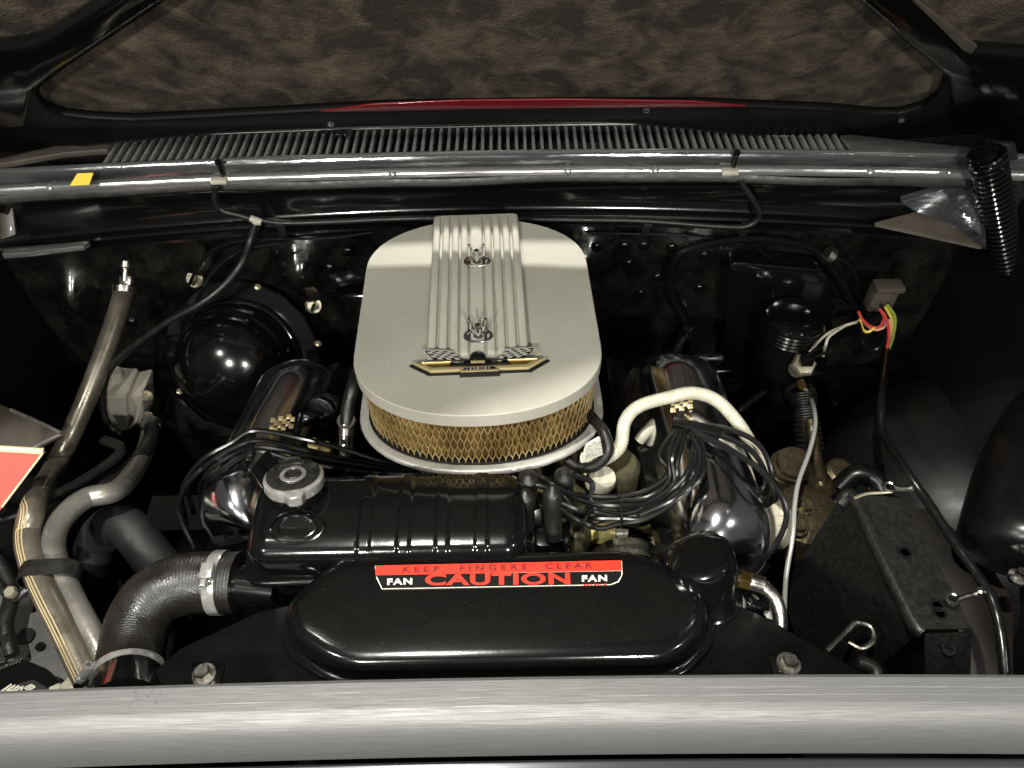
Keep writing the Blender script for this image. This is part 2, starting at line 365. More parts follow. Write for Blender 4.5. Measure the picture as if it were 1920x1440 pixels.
brace([(1590, -10), (1470, -160), (1545, -160), (1700, -6), (1812, 98), (1925, 108), (2050, 120), (2050, 330), (1780, 240), (1775, 150)])
brace([(1708, -2), (1716, -2), (1832, 88), (1822, 102), (1806, 96)], .0225, .004, .001, 'brace_highlight', 'brown_panel')  # tan highlight along the brace, painted in as a thin strip
brace([(-60, 230), (40, 150), (66, 160), (68, 185), (84, 205), (118, 218), (170, 224), (250, 228), (520, 214), (720, 203), (950, 199), (1310, 198), (1560, 208), (1640, 216), (1690, 216), (1732, 204), (1758, 184), (1767, 158), (1790, 140), (2050, 300), (2050, 365), (1860, 296), (1570, 262), (1400, 252), (1180, 231), (1060, 231), (950, 233), (690, 239), (560, 243), (400, 249), (200, 268), (0, 292), (-60, 296)], 0, .015, .005, 'rear_lip', 'lip_black')
brace([(600, 210), (700, 196), (860, 189), (1060, 187), (1300, 191), (1400, 200), (1340, 201), (1060, 203), (900, 205), (720, 209)], .014, .003, .001, 'red_reflection', 'reflection_red')  # red reflection on the black lip, put in as a coloured strip
obj('lip_roll', tube([hp(a, b, .014) for a, b in ((-40, 294), (200, 267), (400, 248), (560, 242), (690, 238), (950, 232), (1180, 230), (1400, 251), (1570, 261), (1860, 294))], .0028, 8), 'gloss_black', hood)
for px, py in ((620, 232), (1212, 206), (1690, 226)):
    obj('rivet', xf(lathe([(.006, 0), (.005, .003), (.002, .004)], 14), axis(hp(px, py, .015), HN)), 'chrome', hood)
obj('latch_tab', join(xf(box(.05, .012, .02, .004), Matrix.Translation(w(628, 238, 1.02))), xf(box(.025, .02, .012, .003), Matrix.Translation(w(640, 246, 1.012)))), 'gloss_black', hood)
# ---- hood spring with hook and bracket
hs = thing('hood_spring', v(1890, 530, .34), 'black coil hood hinge spring standing at the end of the cowl', 'spring')
a, b = v(1850, 285, .355), v(1892, 515, .33); n = 27; c = []; ax = (b-a).normalized(); e1 = ax.orthogonal().normalized(); e2 = ax.cross(e1); Ls = (b-a).length
for i in range(n*14+1):
    t = i/(n*14); th = 2*math.pi*n*t; rr = .0225 if t < .9 else .0225*(1-(t-.9)*5)
    c.append(a+ax*Ls*t+e1*rr*math.cos(th)+e2*rr*math.sin(th))
obj('coil', tube(c, .0036, 6, raw=True), 'gloss_black', hs)
obj('core', tube([a, b], .013, 10), 'satin_black', hs)
obj('hook', tube([b-ax*.01, b+ax*.012, v(1912, 505, .33), v(1902, 545, .33)], .004, 8), 'steel', hs)
obj('bracket', join(prism([v(1862, 268, .385), v(1905, 270, .385), v(1960, 540, .36), v(1916, 540, .36)], (.0, .012, 0), .003)), 'worn_black', hs)
obj('bolt', xf(hexhead(.01, .012), axis(v(1902, 438, .36), (0, -.9, .4))), 'brass', hs)
obj('anchor', xf(box(.07, .03, .05, .006), Matrix.Translation(v(1905, 560, .36))), 'worn_black', hs)
# ================================================================ AIR CLEANER
ac = thing('air_cleaner', (XC, .12, .80), 'oval grey air cleaner with ribbed lid and gold mesh filter sides', 'air cleaner')
YAW = Matrix.Translation((XC, .12, 0)) @ Matrix.Rotation(R_(1.6), 4, 'Z')
def stadium(hw, yf, yb, sf, sb, z, e=2.35, n=26):
    out = []
    for i in range(n+1):
        t = math.pi*i/n; cx, sy = math.cos(t), math.sin(t)
        out.append(Vector((hw*math.copysign(abs(cx)**(2/e), cx), sb+(yb-sb)*abs(sy)**(2/e), z)))
    for i in range(n+1):
        t = math.pi+math.pi*i/n; cx, sy = math.cos(t), math.sin(t)
        out.append(Vector((hw*math.copysign(abs(cx)**(2/e), cx), sf-(sf-yf)*abs(sy)**(2/e), z)))
    return [YAW @ (p) for p in out]
def lidring(d, z): return stadium(.157-d, -.198+d, .196-d, -.090, .085, z, 2.12)
lid = obj('lid', loft([lidring(.012, .929), lidring(.001, .929), lidring(0, .930), lidring(0, .9488), lidring(.0010, .9500), lidring(.03, .9503), lidring(.07, .951)]), 'lid_grey', ac, 22)
ZL = .951
RX = [-.058, -.044, -.030, -.017, .017, .030, .044, .058]
def rib_bar(x0, x1, y0, y1, h):
    sec = lambda y, k: [YAW @ Vector((x0+(x1-x0)*a, y, ZL-.003+(h+.003)*b*k)) for a, b in ((0, 0), (.04, .55), (.14, .9), (.3, 1), (.7, 1), (.86, .9), (.96, .55), (1, 0))]
    return loft([sec(y0, .3), sec(y0+.004, .75), sec(y0+.01, 1), sec(y1-.03, 1), sec(y1-.015, .98), sec(y1-.004, .8), sec(y1, .2)])
obj('rib_bed', loft([[YAW @ Vector((s*hw, y, ZL-.004+dz)) for s, dz in ((-1, 0), (-.965, .0085), (.965, .0085), (1, 0))] for hw, y in ((.064, -.106), (.064, .0), (.064, .19), (.060, .200))]), 'lid_grey', lid)
for i, x in enumerate(RX):
    s = -1 if x < 0 else 1; hw = .0063
    obj('rib', rib_bar(x-hw, x+hw, -.106, .200, .0085), 'lid_grey', lid)
obj('rib', rib_bar(-.0115, .0115, -.106, .200, .0085), 'lid_grey', lid)
for yn in (-.073, .080):
    p = YAW @ Vector((.001, yn, ZL+.0065))
    obj('nut_dish', xf(join(torus(.0135, .0018, 28, 8), lathe([(.0128, -.006), (.0128, -.0005), (.010, -.002), (.004, -.0025)], 28)), Matrix.Translation(p+Vector((0, 0, .0025))) @ Matrix.Diagonal((1.25, .85, 1, 1))), 'chrome_blue' if yn < 0 else 'steel', lid)
    ears = []
    for s in (-1, 1):
        ears.append(tube([p+Vector((s*.003, 0, .004)), p+Vector((s*.007, 0, .014)), p+Vector((s*.0078, .001, .024)), p+Vector((s*.010, .001, .031))], .0026, 8, rf=lambda q, t: 1-.25*q/t))
    obj('wing_nut', join(xf(lathe([(.0062, 0), (.0062, .004), (.005, .014), (.0035, .022), (.002, .0225)], 16), Matrix.Translation(p)), *ears), 'chrome', lid)
# winged emblem with two chequered flags, standing at the front of the ribs
em = obj('emblem', join(), 'gold', lid) if False else None
def le(x, y, z): return YAW @ Vector((x, y, ZL+z))
EY = -.127
def lep(pts, z, th, bev): return prism([le(x*.96+.002, EY+y*.80, z) for x, y in pts], (0, 0, th), bev)
em = obj('emblem', lep([(-.092, .016), (-.066, -.006), (.066, -.006), (.092, .016), (.07, .015), (-.07, .015)], -.001, .004, .001), 'sticker_black', lid)
obj('wing_bar', lep([(-.086, .0155), (-.063, -.0035), (.063, -.0035), (.086, .0155), (.078, .0150), (.060, .0035), (-.060, .0035), (-.078, .0150)], .0025, .005, .001), 'gold', em)
obj('wing_inlay', lep([(-.074, .0135), (-.058, .004), (.058, .004), (.074, .0135)], .0025, .0035, .0006), 'gold_dark', em)
obj('wing_top_bar', lep([(-.076, .0160), (-.074, .0135), (.074, .0135), (.076, .0160)], .0025, .0055, .0006), 'gold', em)
obj('tail_plate', lep([(-.026, -.0125), (.026, -.0125), (.019, -.0005), (-.019, -.0005)], .0, .0088, .001), 'sticker_black', em)
obj('tail_bar', lep([(-.024, -.0115), (.024, -.0115), (.022, -.0075), (-.022, -.0075)], .0088, .0016, .0004), 'gold', em)
obj('tail_marks', join(*[xf(box(.0026 if k % 2 else .0012, .003, .0006), Matrix.Translation(le((k-3)*.0045, EY-.0035, .0094)) @ Matrix.Rotation(R_(12*(k % 3-1)), 4, 'Z')) for k in range(7)]), 'base_alu', em, 0)
obj('bird', join(lep([(-.040, .0055), (-.008, .0045), (.008, .0045), (.040, .0055), (.036, .0135), (.012, .0155), (-.012, .0155), (-.036, .0135)], .006, .003, .0008),
    xf(lathe([(.011, 0), (.010, .004), (.006, .0075), (.002, .008)], 18), Matrix.Translation(le(0, EY+.019, .003)))), 'sticker_black', em)
obj('bird_beak', xf(box(.018, .0035, .003, .001), Matrix.Translation(le(.0, EY+.0075, .0095))), 'gold', em)
for s in (-1, 1):
    obj('bird_feather', xf(box(.014, .0018, .0025, .0008), Matrix.Translation(le(s*.024, EY+.0085, .0095))), 'chrome', em)
def flag(s):
    o_ = le(s*.024+.002, EY+.0130, .006); u = Vector((s*1.0, .0, .05)).normalized(); t = Vector((s*.75, .85, .16)).normalized()
    L, Hh = .032, .018
    nn = u.cross(t).normalized()*(1 if s > 0 else -1)
    obj('flag', prism([o_-t*.001, o_+u*L-t*.001, o_+u*(L+.001)+t*Hh, o_+t*Hh-u*.001], nn*.003, .0006), 'sticker_black', em)
    for i in range(6):
        for j in range(5):
            if (i+j) % 2 == 0:
                q = o_+u*(L*(i+.5)/6)+t*(Hh*(j+.5)/5)+nn*.0026; a, b = u*(L/6*.5), t*(Hh/5*.5)
                obj('check', prism([q-a-b, q+a-b, q+a+b, q-a+b], nn*.0012), 'base_alu', em, 0)
    obj('flag_edge', tube([o_+t*Hh*1.05-u*.004, o_+t*Hh*1.12+u*L*.5, o_+t*Hh*1.06+u*(L+.001)], .0024, 8), 'lid_grey', em)
flag(-1); flag(1)
# base pan
def bring(d, z): return stadium(.171-d, -.188+d, .21-d, -.072, .10, z, 2.12)
obj('base_pan', loft([bring(.05, .802), bring(.02, .808), bring(.003, .813), bring(0, .818), bring(.001, .8225), bring(.004, .8245), bring(.012, .823), bring(.05, .822)]), 'base_alu', ac, 50)
obj('gasket', loft([bring(.013, .8225), bring(.0135, .8255), bring(.017, .826), bring(.03, .8258)]), 'rubber', ac, 40)
# pleated paper and expanded-metal sleeve
per = stadium(.1535, -.172, .19, -.072, .095, 0, 2.12, n=60); per.append(per[0]); c = resample(per, .0030); nrm = []
ctr = Vector((XC, .12, 0)); bot, top = [], []
for i, p in enumerate(c):
    d = (p-ctr).normalized(); q = p-d*(.0022+random.random()*.0016 if i % 2 else .008+random.random()*.004); bot.append(Vector((q.x, q.y, .828))); top.append(Vector((q.x, q.y, .9345)))
fe = obj('filter_element', loft([bot, top], cap=False), 'filter_paper', ac, 0)
def wire_sleeve():
    rows = 3; hz = (.9335-.827)/rows; cc = resample(per, .0088); n = len(cc); V = []; Fc = []
    def seg(a, b, d):
        t = (b-a).normalized(); s = t.cross(d).normalized()*.00055; dd = d*.0007; o = len(V)
        for e in (a, b):
            V.extend([e-s-dd, e+s-dd, e+s+dd, e-s+dd])
        Fc.extend([(o, o+1, o+5, o+4), (o+1, o+2, o+6, o+5), (o+2, o+3, o+7, o+6), (o+3, o, o+4, o+7)])
    for i in range(n):
        p, q = cc[i], cc[(i+1) % n]; d = (p-ctr).normalized(); m_ = (p+q)/2
        for r in range(rows):
            z0 = .827+hz*r; zm = z0+hz*.5; z1 = z0+hz
            P = lambda b_, z: Vector((b_.x, b_.y, z))
            k = .18*hz
            for a, b, za, zb in ((p, p, z0-k*.5, z0+k*.5), (p, m_, z0+k*.5, zm-k*.5), (m_, m_, zm-k*.5, zm+k*.5), (m_, p, zm+k*.5, z1-k*.5), (p, m_-(q-p), z0+k*.5, zm-k*.5), (m_-(q-p), p, zm+k*.5, z1-k*.5)):
                seg(P(a, za), P(b, zb), d)
    return V, Fc
obj('mesh_sleeve', wire_sleeve(), 'filter_wire', ac, 0)
obj('paper_label', prism([w(1088, 866, .828), w(1098, 832, .86), w(1122, 818, .87), w(1128, 850, .835)], (.002, -.002, .0), 0), 'label_white', ac)
# breather hose round the base pan
hb = tag(obj('breather_hose', tube([w(1062, 862, .80), w(1085, 876, .80), w(1118, 873, .81), w(1140, 845, .83), w(1132, 810, .845), w(1112, 785, .84), w(1100, 770, .83)], .0075, 12), 'rubber'), 'short black rubber hose curling round the front corner of the air cleaner base', 'hose')
# ================================================================ EXPANSION TANK
tk = thing('expansion_tank', w(700, 1090, .74), 'black ribbed coolant tank with a chrome filler cap behind the fan cover', 'tank')
def tank_sec(x, o, k):
    # rounded D-section in Y-Z
    y0, y1, z0, z1 = -.192, -.085, .790, .8465; cy, cz = (y0+y1)/2, (z0+z1)/2
    pts = [(-.197, .790), (-.197, .812), (-.195, .825), (-.190, .834), (-.182, .839), (-.165, .8425), (-.12, .8475), (-.096, .8485), (-.084, .843), (-.079, .828), (-.079, .80), (-.079, .79)]
    return [Vector((x, cy+(y-cy)*k + (-o if y < -.185 else (o if y > -.088 else 0)), z0+(z-z0)*k + (o if z > .83 else 0))) for y, z in pts]
x0, x1 = -.324, .016; secs = []
gro = [-.180, -.133, -.087, -.040]
xs = [x0+(x1-x0)*i/170 for i in range(171)]
for x in xs:
    e = min(x-x0, x1-x); R = .028
    k = 1 if e > R else math.sqrt(max(0, 1-((R-e)/R)**2))*.36+.64
    o = 0
    for gx in gro:
        d = x-gx
        if abs(d) < .010: o = .0013*(1 if abs(d) < .0062 else max(0, (.0085-abs(d))/.0023))
    secs.append(tank_sec(x, o, k))
obj('upper_shell', loft(secs), 'gloss_black', tk, 50)
obj('seam', prism(rounded([Vector((x0-.012, -.204, .782)), Vector((x1+.01, -.204, .782)), Vector((x1+.01, -.078, .782)), Vector((x0-.012, -.078, .782))], .03), (0, 0, .007), .002), 'gloss_black', tk)
obj('lower_shell', prism(rounded([Vector((x0+.005, -.19, .70)), Vector((x1-.005, -.19, .70)), Vector((x1-.005, -.09, .70)), Vector((x0+.005, -.09, .70))], .025), (0, 0, .082), .003), 'gloss_black', tk)
pc = w(553, 908, .862)
obj('filler_neck', xf(lathe([(.034, -.022), (.033, -.008), (.030, 0), (.02, 0)], 30), Matrix.Translation(pc)), 'gloss_black', tk)
CT = Matrix.Translation(pc) @ Matrix.Rotation(R_(-17), 4, 'X') @ Matrix.Scale(.88, 4)
capr = []
for r, z in ((.036, -.004), (.0405, -.003), (.0415, .000), (.0412, .011), (.038, .0135), (.034, .0145), (.028, .0135), (.02, .0135), (.0175, .0165), (.013, .0165), (.011, .0145), (.004, .0145)):
    ring = []
    for k in range(72):
        a = 2*math.pi*k/72; d = 0
        for a0 in (R_(-75), R_(105)):
            q = abs((a-a0+math.pi) % (2*math.pi)-math.pi); d = max(d, max(0, 1-(q/.30)**4))
        ring.append(CT @ Vector(((r+(d*.009 if r > .037 else 0))*math.cos(a), (r+(d*.009 if r > .037 else 0))*math.sin(a), z+.002)))
    capr.append(ring)
cap = obj('filler_cap', loft(capr), 'cap_silver', tk, 35)
obj('cap_face', xf(join(lathe([(.0365, .0150), (.0365, .0168), (.035, .0172), (.026, .0168), (.0255, .0160), (.012, .0160), (.0115, .0168), (.004, .0170)], 44), xf(torus(.021, .0009, 36, 6), Matrix.Translation((0, 0, .0162))), xf(torus(.010, .0012, 28, 6), Matrix.Translation((0, 0, .0170)))), CT @ Matrix.Translation((0, 0, .0015))), 'cap_dark', cap)
pd = w(562, 998, .842)
obj('pressed_oval', xf(join(torus(.029, .0018, 36, 8), torus(.0205, .0013, 36, 8), lathe([(.0205, -.004), (.020, -.0012), (.012, -.001), (.006, -.001)], 30)), Matrix.Translation(pd+Vector((-.004, .006, .0025))) @ Matrix.Rotation(R_(14), 4, 'X') @ Matrix.Diagonal((1.12, .72, 1, 1))), 'gloss_black', tk)
obj('outlet', tube([w(520, 1105, .74), w(430, 1095, .745)], .026, 20), 'gloss_black', tk)
obj('mount_tab', prism([w(468, 880, .80), w(500, 840, .80), w(520, 862, .80), w(500, 930, .80)], (0, .01, -.03), .003), 'gloss_black', tk)
# ================================================================ UPPER RADIATOR HOSE
uh = thing('radiator_hose', w(250, 1260, .66), 'thick black radiator hose with metal clamps beside the expansion tank', 'hose')
cl = spline([w(448, 1092, .745), w(405, 1092, .745), w(345, 1095, .748), w(292, 1118, .748), w(260, 1165, .740), w(247, 1222, .737), w(241, 1270, .744), w(237, 1310, .758)], 10)
obj('hose', tube(resample(cl, .0016), .0385, 28, raw=True, rf=lambda s, t: 1+.009*math.sin(s/.0021*math.pi)), 'ribbed_rubber', uh, 80)
def clamp(p, t, r, wd, par, upv=Vector((0, 0, 1))):
    M = axis(p, t); prof = [(r-.001, -wd/2), (r+.0012, -wd/2), (r+.0016, -wd/2+.001), (r+.0016, wd/2-.001), (r+.0012, wd/2), (r-.001, wd/2)]
    b = obj('clamp', xf(lathe(prof, 36), M), 'cap_silver', par, 40)
    t = Vector(t).normalized(); up = (upv-t*upv.dot(t)).normalized(); sd = t.cross(up); q = p+up*(r+.006)
    B = Matrix((sd, t, up)).transposed().to_4x4(); B.translation = q
    obj('screw_housing', xf(join(box(.020, wd*1.05, .010, .002), xf(box(.026, wd*.6, .004, .001), Matrix.Translation((0, 0, -.005)))), B), 'cap_silver', b)
    obj('clamp_screw', xf(join(hexhead(.0055, .008), xf(lathe([(.003, -.022), (.003, 0)], 10), Matrix.Translation((0, 0, 0)))), axis(q+sd*.012+up*.002, sd)), 'cap_silver', b)
clamp(w(412, 1092, .745), w(448, 1092, .745)-w(405, 1092, .745), .0395, .015, uh, Vector((-.1, -.2, 1)))
clamp(w(241.5, 1266, .7435), w(241, 1270, .744)-w(247, 1222, .737), .0398, .011, uh, Vector((-.8, .3, .45)))
# lower neck below the hose end
obj('neck', tube([w(240, 1288, .750), w(232, 1335, .772)], .0425, 28), 'gloss_black', uh)
# ================================================================ FAN COVER
fc = thing('fan_cover', w(930, 1262, .78), 'black domed fan cover with a red caution sticker above the aluminium bar', 'fan cover')
D = [w(642, 1048, .805), w(1205, 1040, .805), w(1322, 1130, .79), w(1325, 1200, .785), (w(1262, 1262, .785)), w(640, 1275, .785), w(548, 1215, .785), w(540, 1150, .79)]
DC = sum(D, Vector())/len(D)
def dring(ins, z):
    c = sum(D, Vector())/len(D); P = []
    base = rounded([Vector((p.x, p.y, 0)) for p in D], .05, 7); cc = Vector((c.x, c.y, 0))
    for i, p in enumerate(base):
        a, b = base[i-1], base[(i+1) % len(base)]; t = (b-a).normalized(); nn = Vector((t.y, -t.x, 0))
        if nn.dot(p-cc) > 0: nn = -nn
        q = p+nn*ins; k = (q.y+.32)/.13
        P.append(Vector((q.x, q.y, z + .012*k*(1 if z > .784 else 0))))
    return P
dome = obj('dome', loft([dring(-.010, .7765), dring(-.0105, .780), dring(-.0085, .7825), dring(-.002, .7828), dring(.0, .7833), dring(.0015, .786), dring(.002, .800), dring(.0032, .8070), dring(.0060, .8118), dring(.0105, .8142), dring(.018, .8152), dring(.030, .8158)]+[[(lambda c_: c_+(p-c_)*f+Vector((0, 0, .0012*(1-f))))(Vector(((dring(.03, .8158)[0].x*0)+DC.x, DC.y, .8158+.012*(DC.y+.32)/.13))) for p in dring(.03, .8158)] for f in (.85, .6, .3)]), 'gloss_black', fc, 60)
def dz(p): return .8168+.012*(p.y+.32)/.13
def on_dome(px, py, up=0):
    p = w(px, py, .826)
    for _ in range(6): p = w(px, py, dz(p)+up)
    return p
def sheet(pts, up, th, name, m, par):
    return obj(name, prism([on_dome(a, b, up) for a, b in pts], (0, 0, th)), m, par, 0)
st = sheet([(703, 1062), (1166, 1052), (1167, 1078), (1160, 1092), (1145, 1097), (716, 1105), (706, 1085)], .0006, .0006, 'caution_sticker', 'sticker_white', dome)
sheet([(704.5, 1079), (1165, 1071), (1165, 1079), (1158, 1090), (1144, 1095.5), (717, 1103.5), (708, 1084)], .0013, .0004, 'black_field', 'sticker_black', st)
sheet([(704, 1061), (1165, 1051), (1166, 1070), (704, 1079)], .0013, .0006, 'red_field', 'sticker_red', st)
def lettering(s, pl, pr, hpx, m, name, bold=0, space=1):
    # text laid on the dome from pixel pl to pixel pr (centres of its ends), hpx high
    a, b = on_dome(*pl, .0024), on_dome(*pr, .0024); u = (b-a); L = u.length; u.normalize()
    c0 = on_dome((pl[0]+pr[0])/2, (pl[1]+pr[1])/2-hpx/2, .0024); c1 = on_dome((pl[0]+pr[0])/2, (pl[1]+pr[1])/2+hpx/2, .0024); t = (c0-c1); Hh = t.length
    sh = textmesh(s, 1.0, bold, 1, space); xs = [p.x for p in sh[0]]; ys = [p.y for p in sh[0]]
    mx, my = (min(xs)+max(xs))/2, (min(ys)+max(ys))/2; kx = L/(max(xs)-min(xs)); ky = Hh/(max(ys)-min(ys)); t.normalize(); cc = (a+b)/2
    nn = u.cross(t)
    return obj(name, ([cc+u*((p.x-mx)*kx)+t*((p.y-my)*ky)+nn*.0004 for p in sh[0]], sh[1]), m, st, 0)
lettering('KEEP', (755, 1068.5), (824, 1067), 11, 'sticker_darkred', 'lettering', .03, 1.6)
lettering('FINGERS', (862, 1066), (987, 1063), 11, 'sticker_darkred', 'lettering', .03, 1.7)
lettering('CLEAR', (1022, 1062), (1111, 1060.5), 11, 'sticker_darkred', 'lettering', .03, 1.6)
lettering('CAUTION', (797, 1087), (1069, 1085), 22, 'sticker_red', 'lettering', .035, 1.08)
lettering('FAN', (726, 1091), (773, 1090), 12, 'sticker_white', 'lettering', .04, 1.2)
lettering('FAN', (1091, 1085), (1138, 1084), 12, 'sticker_white', 'lettering', .04, 1.2)
for k in range(7): sheet([(1095+k*6.2, 1095.5-k*.12), (1099.2+k*6.2-(k % 3)*1.2, 1095.4-k*.12), (1099.2+k*6.2-(k % 3)*1.2, 1098.2-k*.12), (1095+k*6.2, 1098.4-k*.12)], .0019, .0003, 'small_print', 'sticker_red', st)
# flat sight shield beneath the dome
tp = tag(obj('radiator_shield', prism([w(140, 1300, .775), w(250, 1290, .775), w(340, 1215, .775), w(480, 1150, .775), w(560, 1130, .775), w(1330, 1112, .775), w(1420, 1150, .775), w(1600, 1252, .775), w(1690, 1300, .775), w(1690, 1330, .775), w(140, 1345, .775)], (0, 0, -.004), .001), 'satin_black'), 'flat satin black radiator shield plate under the domed fan cover', 'shield')
for px, py, nm in ((385, 1268, 'l'), (1477, 1248, 'r')):
    p = w(px, py, .775)
    obj('bolt_pad', prism(rounded([p+Vector((sx*.02, sy*.016, 0)) for sx, sy in ((-1, -1), (1, -1), (1, 1), (-1, 1))], .008), (0, 0, .003), .001), 'gloss_black', tp)
    bolt(tp, p+Vector((0, 0, .0032)), (0, 0, 1), .0092, 'steel')
obj('shield_lip', tube([w(1608, 1240, .78), w(1640, 1255, .778), w(1650, 1300, .77)], .008, 10), 'worn_black', tp)
# ================================================================ FRONT BAR
nb = 40; rows = []
for i in range(nb+1):
    s = -1+2*i/nb; x = XC+s*.75; bow = -.012*s*s
    rows.append([Vector((x, -.336+bow+y, z)) for y, z in ((.006, .77), (.004, .812), (.002, .8175), (-.002, .820), (-.012, .8204), (-.0124, .8200), (-.020, .8203), (-.0204, .8199), (-.028, .8200), (-.0284, .8196), (-.032, .8192), (-.0355, .8180), (-.040, .8155), (-.046, .8100), (-.051, .801), (-.0545, .788), (-.056, .772), (-.0565, .75))])
hbx = tag(obj('header_bar', strip(rows), 'alu_bar', None, 25), 'brushed aluminium header bar with scratches along the front of the bay', 'bar')
p = w(272, 1305, .8205)
obj('gouge', join(*[xf(box(.002+random.random()*.006, .0012, .0012, .0004), Matrix.Translation(p+Vector((random.uniform(-.014, .014), random.uniform(-.011, .008), .0002))) @ Matrix.Rotation(random.uniform(0, 3), 4, 'Z')) for _ in range(13)]), 'alu_bar', hbx)
rows = []
for i in range(nb+1):
    s = -1+2*i/nb; x = XC+s*.75; bow = -.012*s*s
    rows.append([Vector((x, -.336+bow+y, z)) for y, z in ((-.062, .752), (-.066, .757), (-.074, .756), (-.12, .735), (-.16, .6), (-.17, .3))])
tag(obj('front_panel', strip(rows), 'body_grey', None, 40), 'painted front body panel just ahead of the aluminium bar', 'body panel')
# ================================================================ BLOWER MOTOR HOUSING
bl = thing('blower_housing', onfw(430, 800, .05), 'round black blower motor housing with a shiny dome on the firewall', 'blower')
BN = Vector((-.06, -.88, .48)).normalized(); bc = v(455, 672, .36); BM = axis(bc, BN)
obj('backing', xf(lathe([(.10, -.10), (.125, -.03), (.14, -.005)], 44), BM), 'firewall_black', bl)
obj('flange', xf(lathe([(.148, -.006), (.148, .0), (.146, .002), (.125, .003), (.118, .0035)], 56), BM), 'gloss_black', bl)
obj('can', xf(lathe([(.117, 0), (.116, .010), (.113, .013), (.110, .014), (.108, .02), (.106, .045), (.102, .052), (.095, .055)], 56), BM), 'gloss_black', bl)
pr = [(.1005, .050), (.100, .058)]+[(.100*math.cos(R_(a)), .058+.066*math.sin(R_(a))) for a in range(6, 91, 6)]
obj('dome', xf(lathe(pr[:-1]+[(.0015, .124)], 56), BM), 'gloss_black', bl, 60)
for px, py in ((484, 538), (597, 644), (338, 733)):
    p = onp(px, py, bc+BN*.003, BN)
    obj('screw', xf(lathe([(.0062, 0), (.006, .004), (.0045, .0055), (.002, .004)], 16), axis(p, BN)), 'zinc', bl)
obj('bracket', prism([v(310, 745, .33), v(330, 740, .33), v(385, 790, .32), v(470, 800, .30), v(560, 815, .28), v(480, 818, .28), v(340, 815, .30)], (0, .006, -.004), .001), 'firewall_black', bl)
# ================================================================ VALVE COVERS
def valve_cover(name, a, b, wd, ht, roll, label, bz):
    t = thing(name, (a+b)/2-Vector((0, 0, ht)), label, 'valve cover', 'chrome valve covers')
    ax = (b-a).normalized(); L = (b-a).length; up = Vector((math.sin(roll), 0, math.cos(roll))); up = (up-ax*up.dot(ax)).normalized(); sd = ax.cross(up)
    rings = []; n = 30
    for i in range(41):
        s = i/40; e = min(s, 1-s)*L; Rr = .06; k = 1 if e > Rr else .25+.75*math.sqrt(max(0, 1-((Rr-e)/Rr)**2))
        rg = []
        for j in range(n+1):
            th = math.pi*j/n; cx, sy = math.cos(th), math.sin(th)
            rg.append(a+ax*(s*L)+sd*(wd*math.copysign(abs(cx)**.75, cx)*(.75+.25*k))+up*(ht*abs(sy)**.75*k))
        rings.append(rg)
    obj('cover', loft(rings), 'chrome_blue', t, 60)
    rg = [[a+ax*(s*L)+sd*(wd*m_)+up*(-.012+dz_) for m_, dz_ in ((-1.18, 0), (-1.18, .012), (1.18, .012), (1.18, 0))] for s in (-.03, 1.03)]
    obj('rail', loft(rg), 'gloss_black', t)
    return t, ax, up, sd
la, lb = w(582, 705, .70), w(440, 1010, .70)
vl, lax, lup, lsd = valve_cover('valve_cover', la, lb, .052, .07, R_(-32), 'chrome valve cover with a chequered flag badge under black leads beside the round blower', .7)
ra, rb = w(1238, 705, .735), w(1345, 1085, .72)
vr, rax, rup, rsd = valve_cover('valve_cover', ra, rb, .066, .092, R_(24), 'chrome valve cover with a rounded shiny end behind the black canister', .7)
def checks(par, px, py, z, nx_, ny_, dx, dy, skew):
    # little chequered flag lying on the cover
    for i in range(nx_):
        for j in range(ny_):
            if (i+j) % 2 == 0:
                q = w(px+i*dx+j*skew, py+j*dy-i*dx*.22, z)
                obj('badge_check', xf(box(.0068, .0068, .003, .0005), Matrix.Translation(q) @ Matrix.Rotation(R_(20), 4, 'X')), 'gold', par)
checks(vl, 512, 788, .782, 6, 4, 7.5, 6.5, -1)
checks(vr, 1262, 757, .832, 5, 3, 8, 6, 0)
obj('front_bolt', xf(hexhead(.008, .012), axis(w(405, 895, .70), (-.3, -.3, 1))), 'steel', vl)
# oil filler pipe and breather tube behind the left cover
tag(obj('filler_pipe', join(tube([w(608, 760, .74), w(590, 830, .66)], .022, 20), xf(torus(.022, .003), axis(w(608, 760, .742), (0, 0, 1)))), 'gloss_black'), 'upright black oil filler pipe between the chrome cover and the air cleaner', 'pipe')
hh = thing('vacuum_hose', w(650, 815, .70), 'black vacuum hose with a metal clamp rising beside the air cleaner', 'hose')
obj('hose', tube([w(668, 700, .80), w(662, 725, .80), w(653, 760, .78), w(650, 795, .76)], .0105, 14), 'rubber', hh)
obj('stub', tube([w(650, 790, .76), w(648, 870, .72)], .0115, 16), 'steel', hh)
obj('clamp_ring', xf(lathe([(.011, -.005), (.0135, -.005), (.0135, .005), (.011, .005)], 20), axis(w(650, 790, .763), (0, -.35, .9))), 'steel', hh)
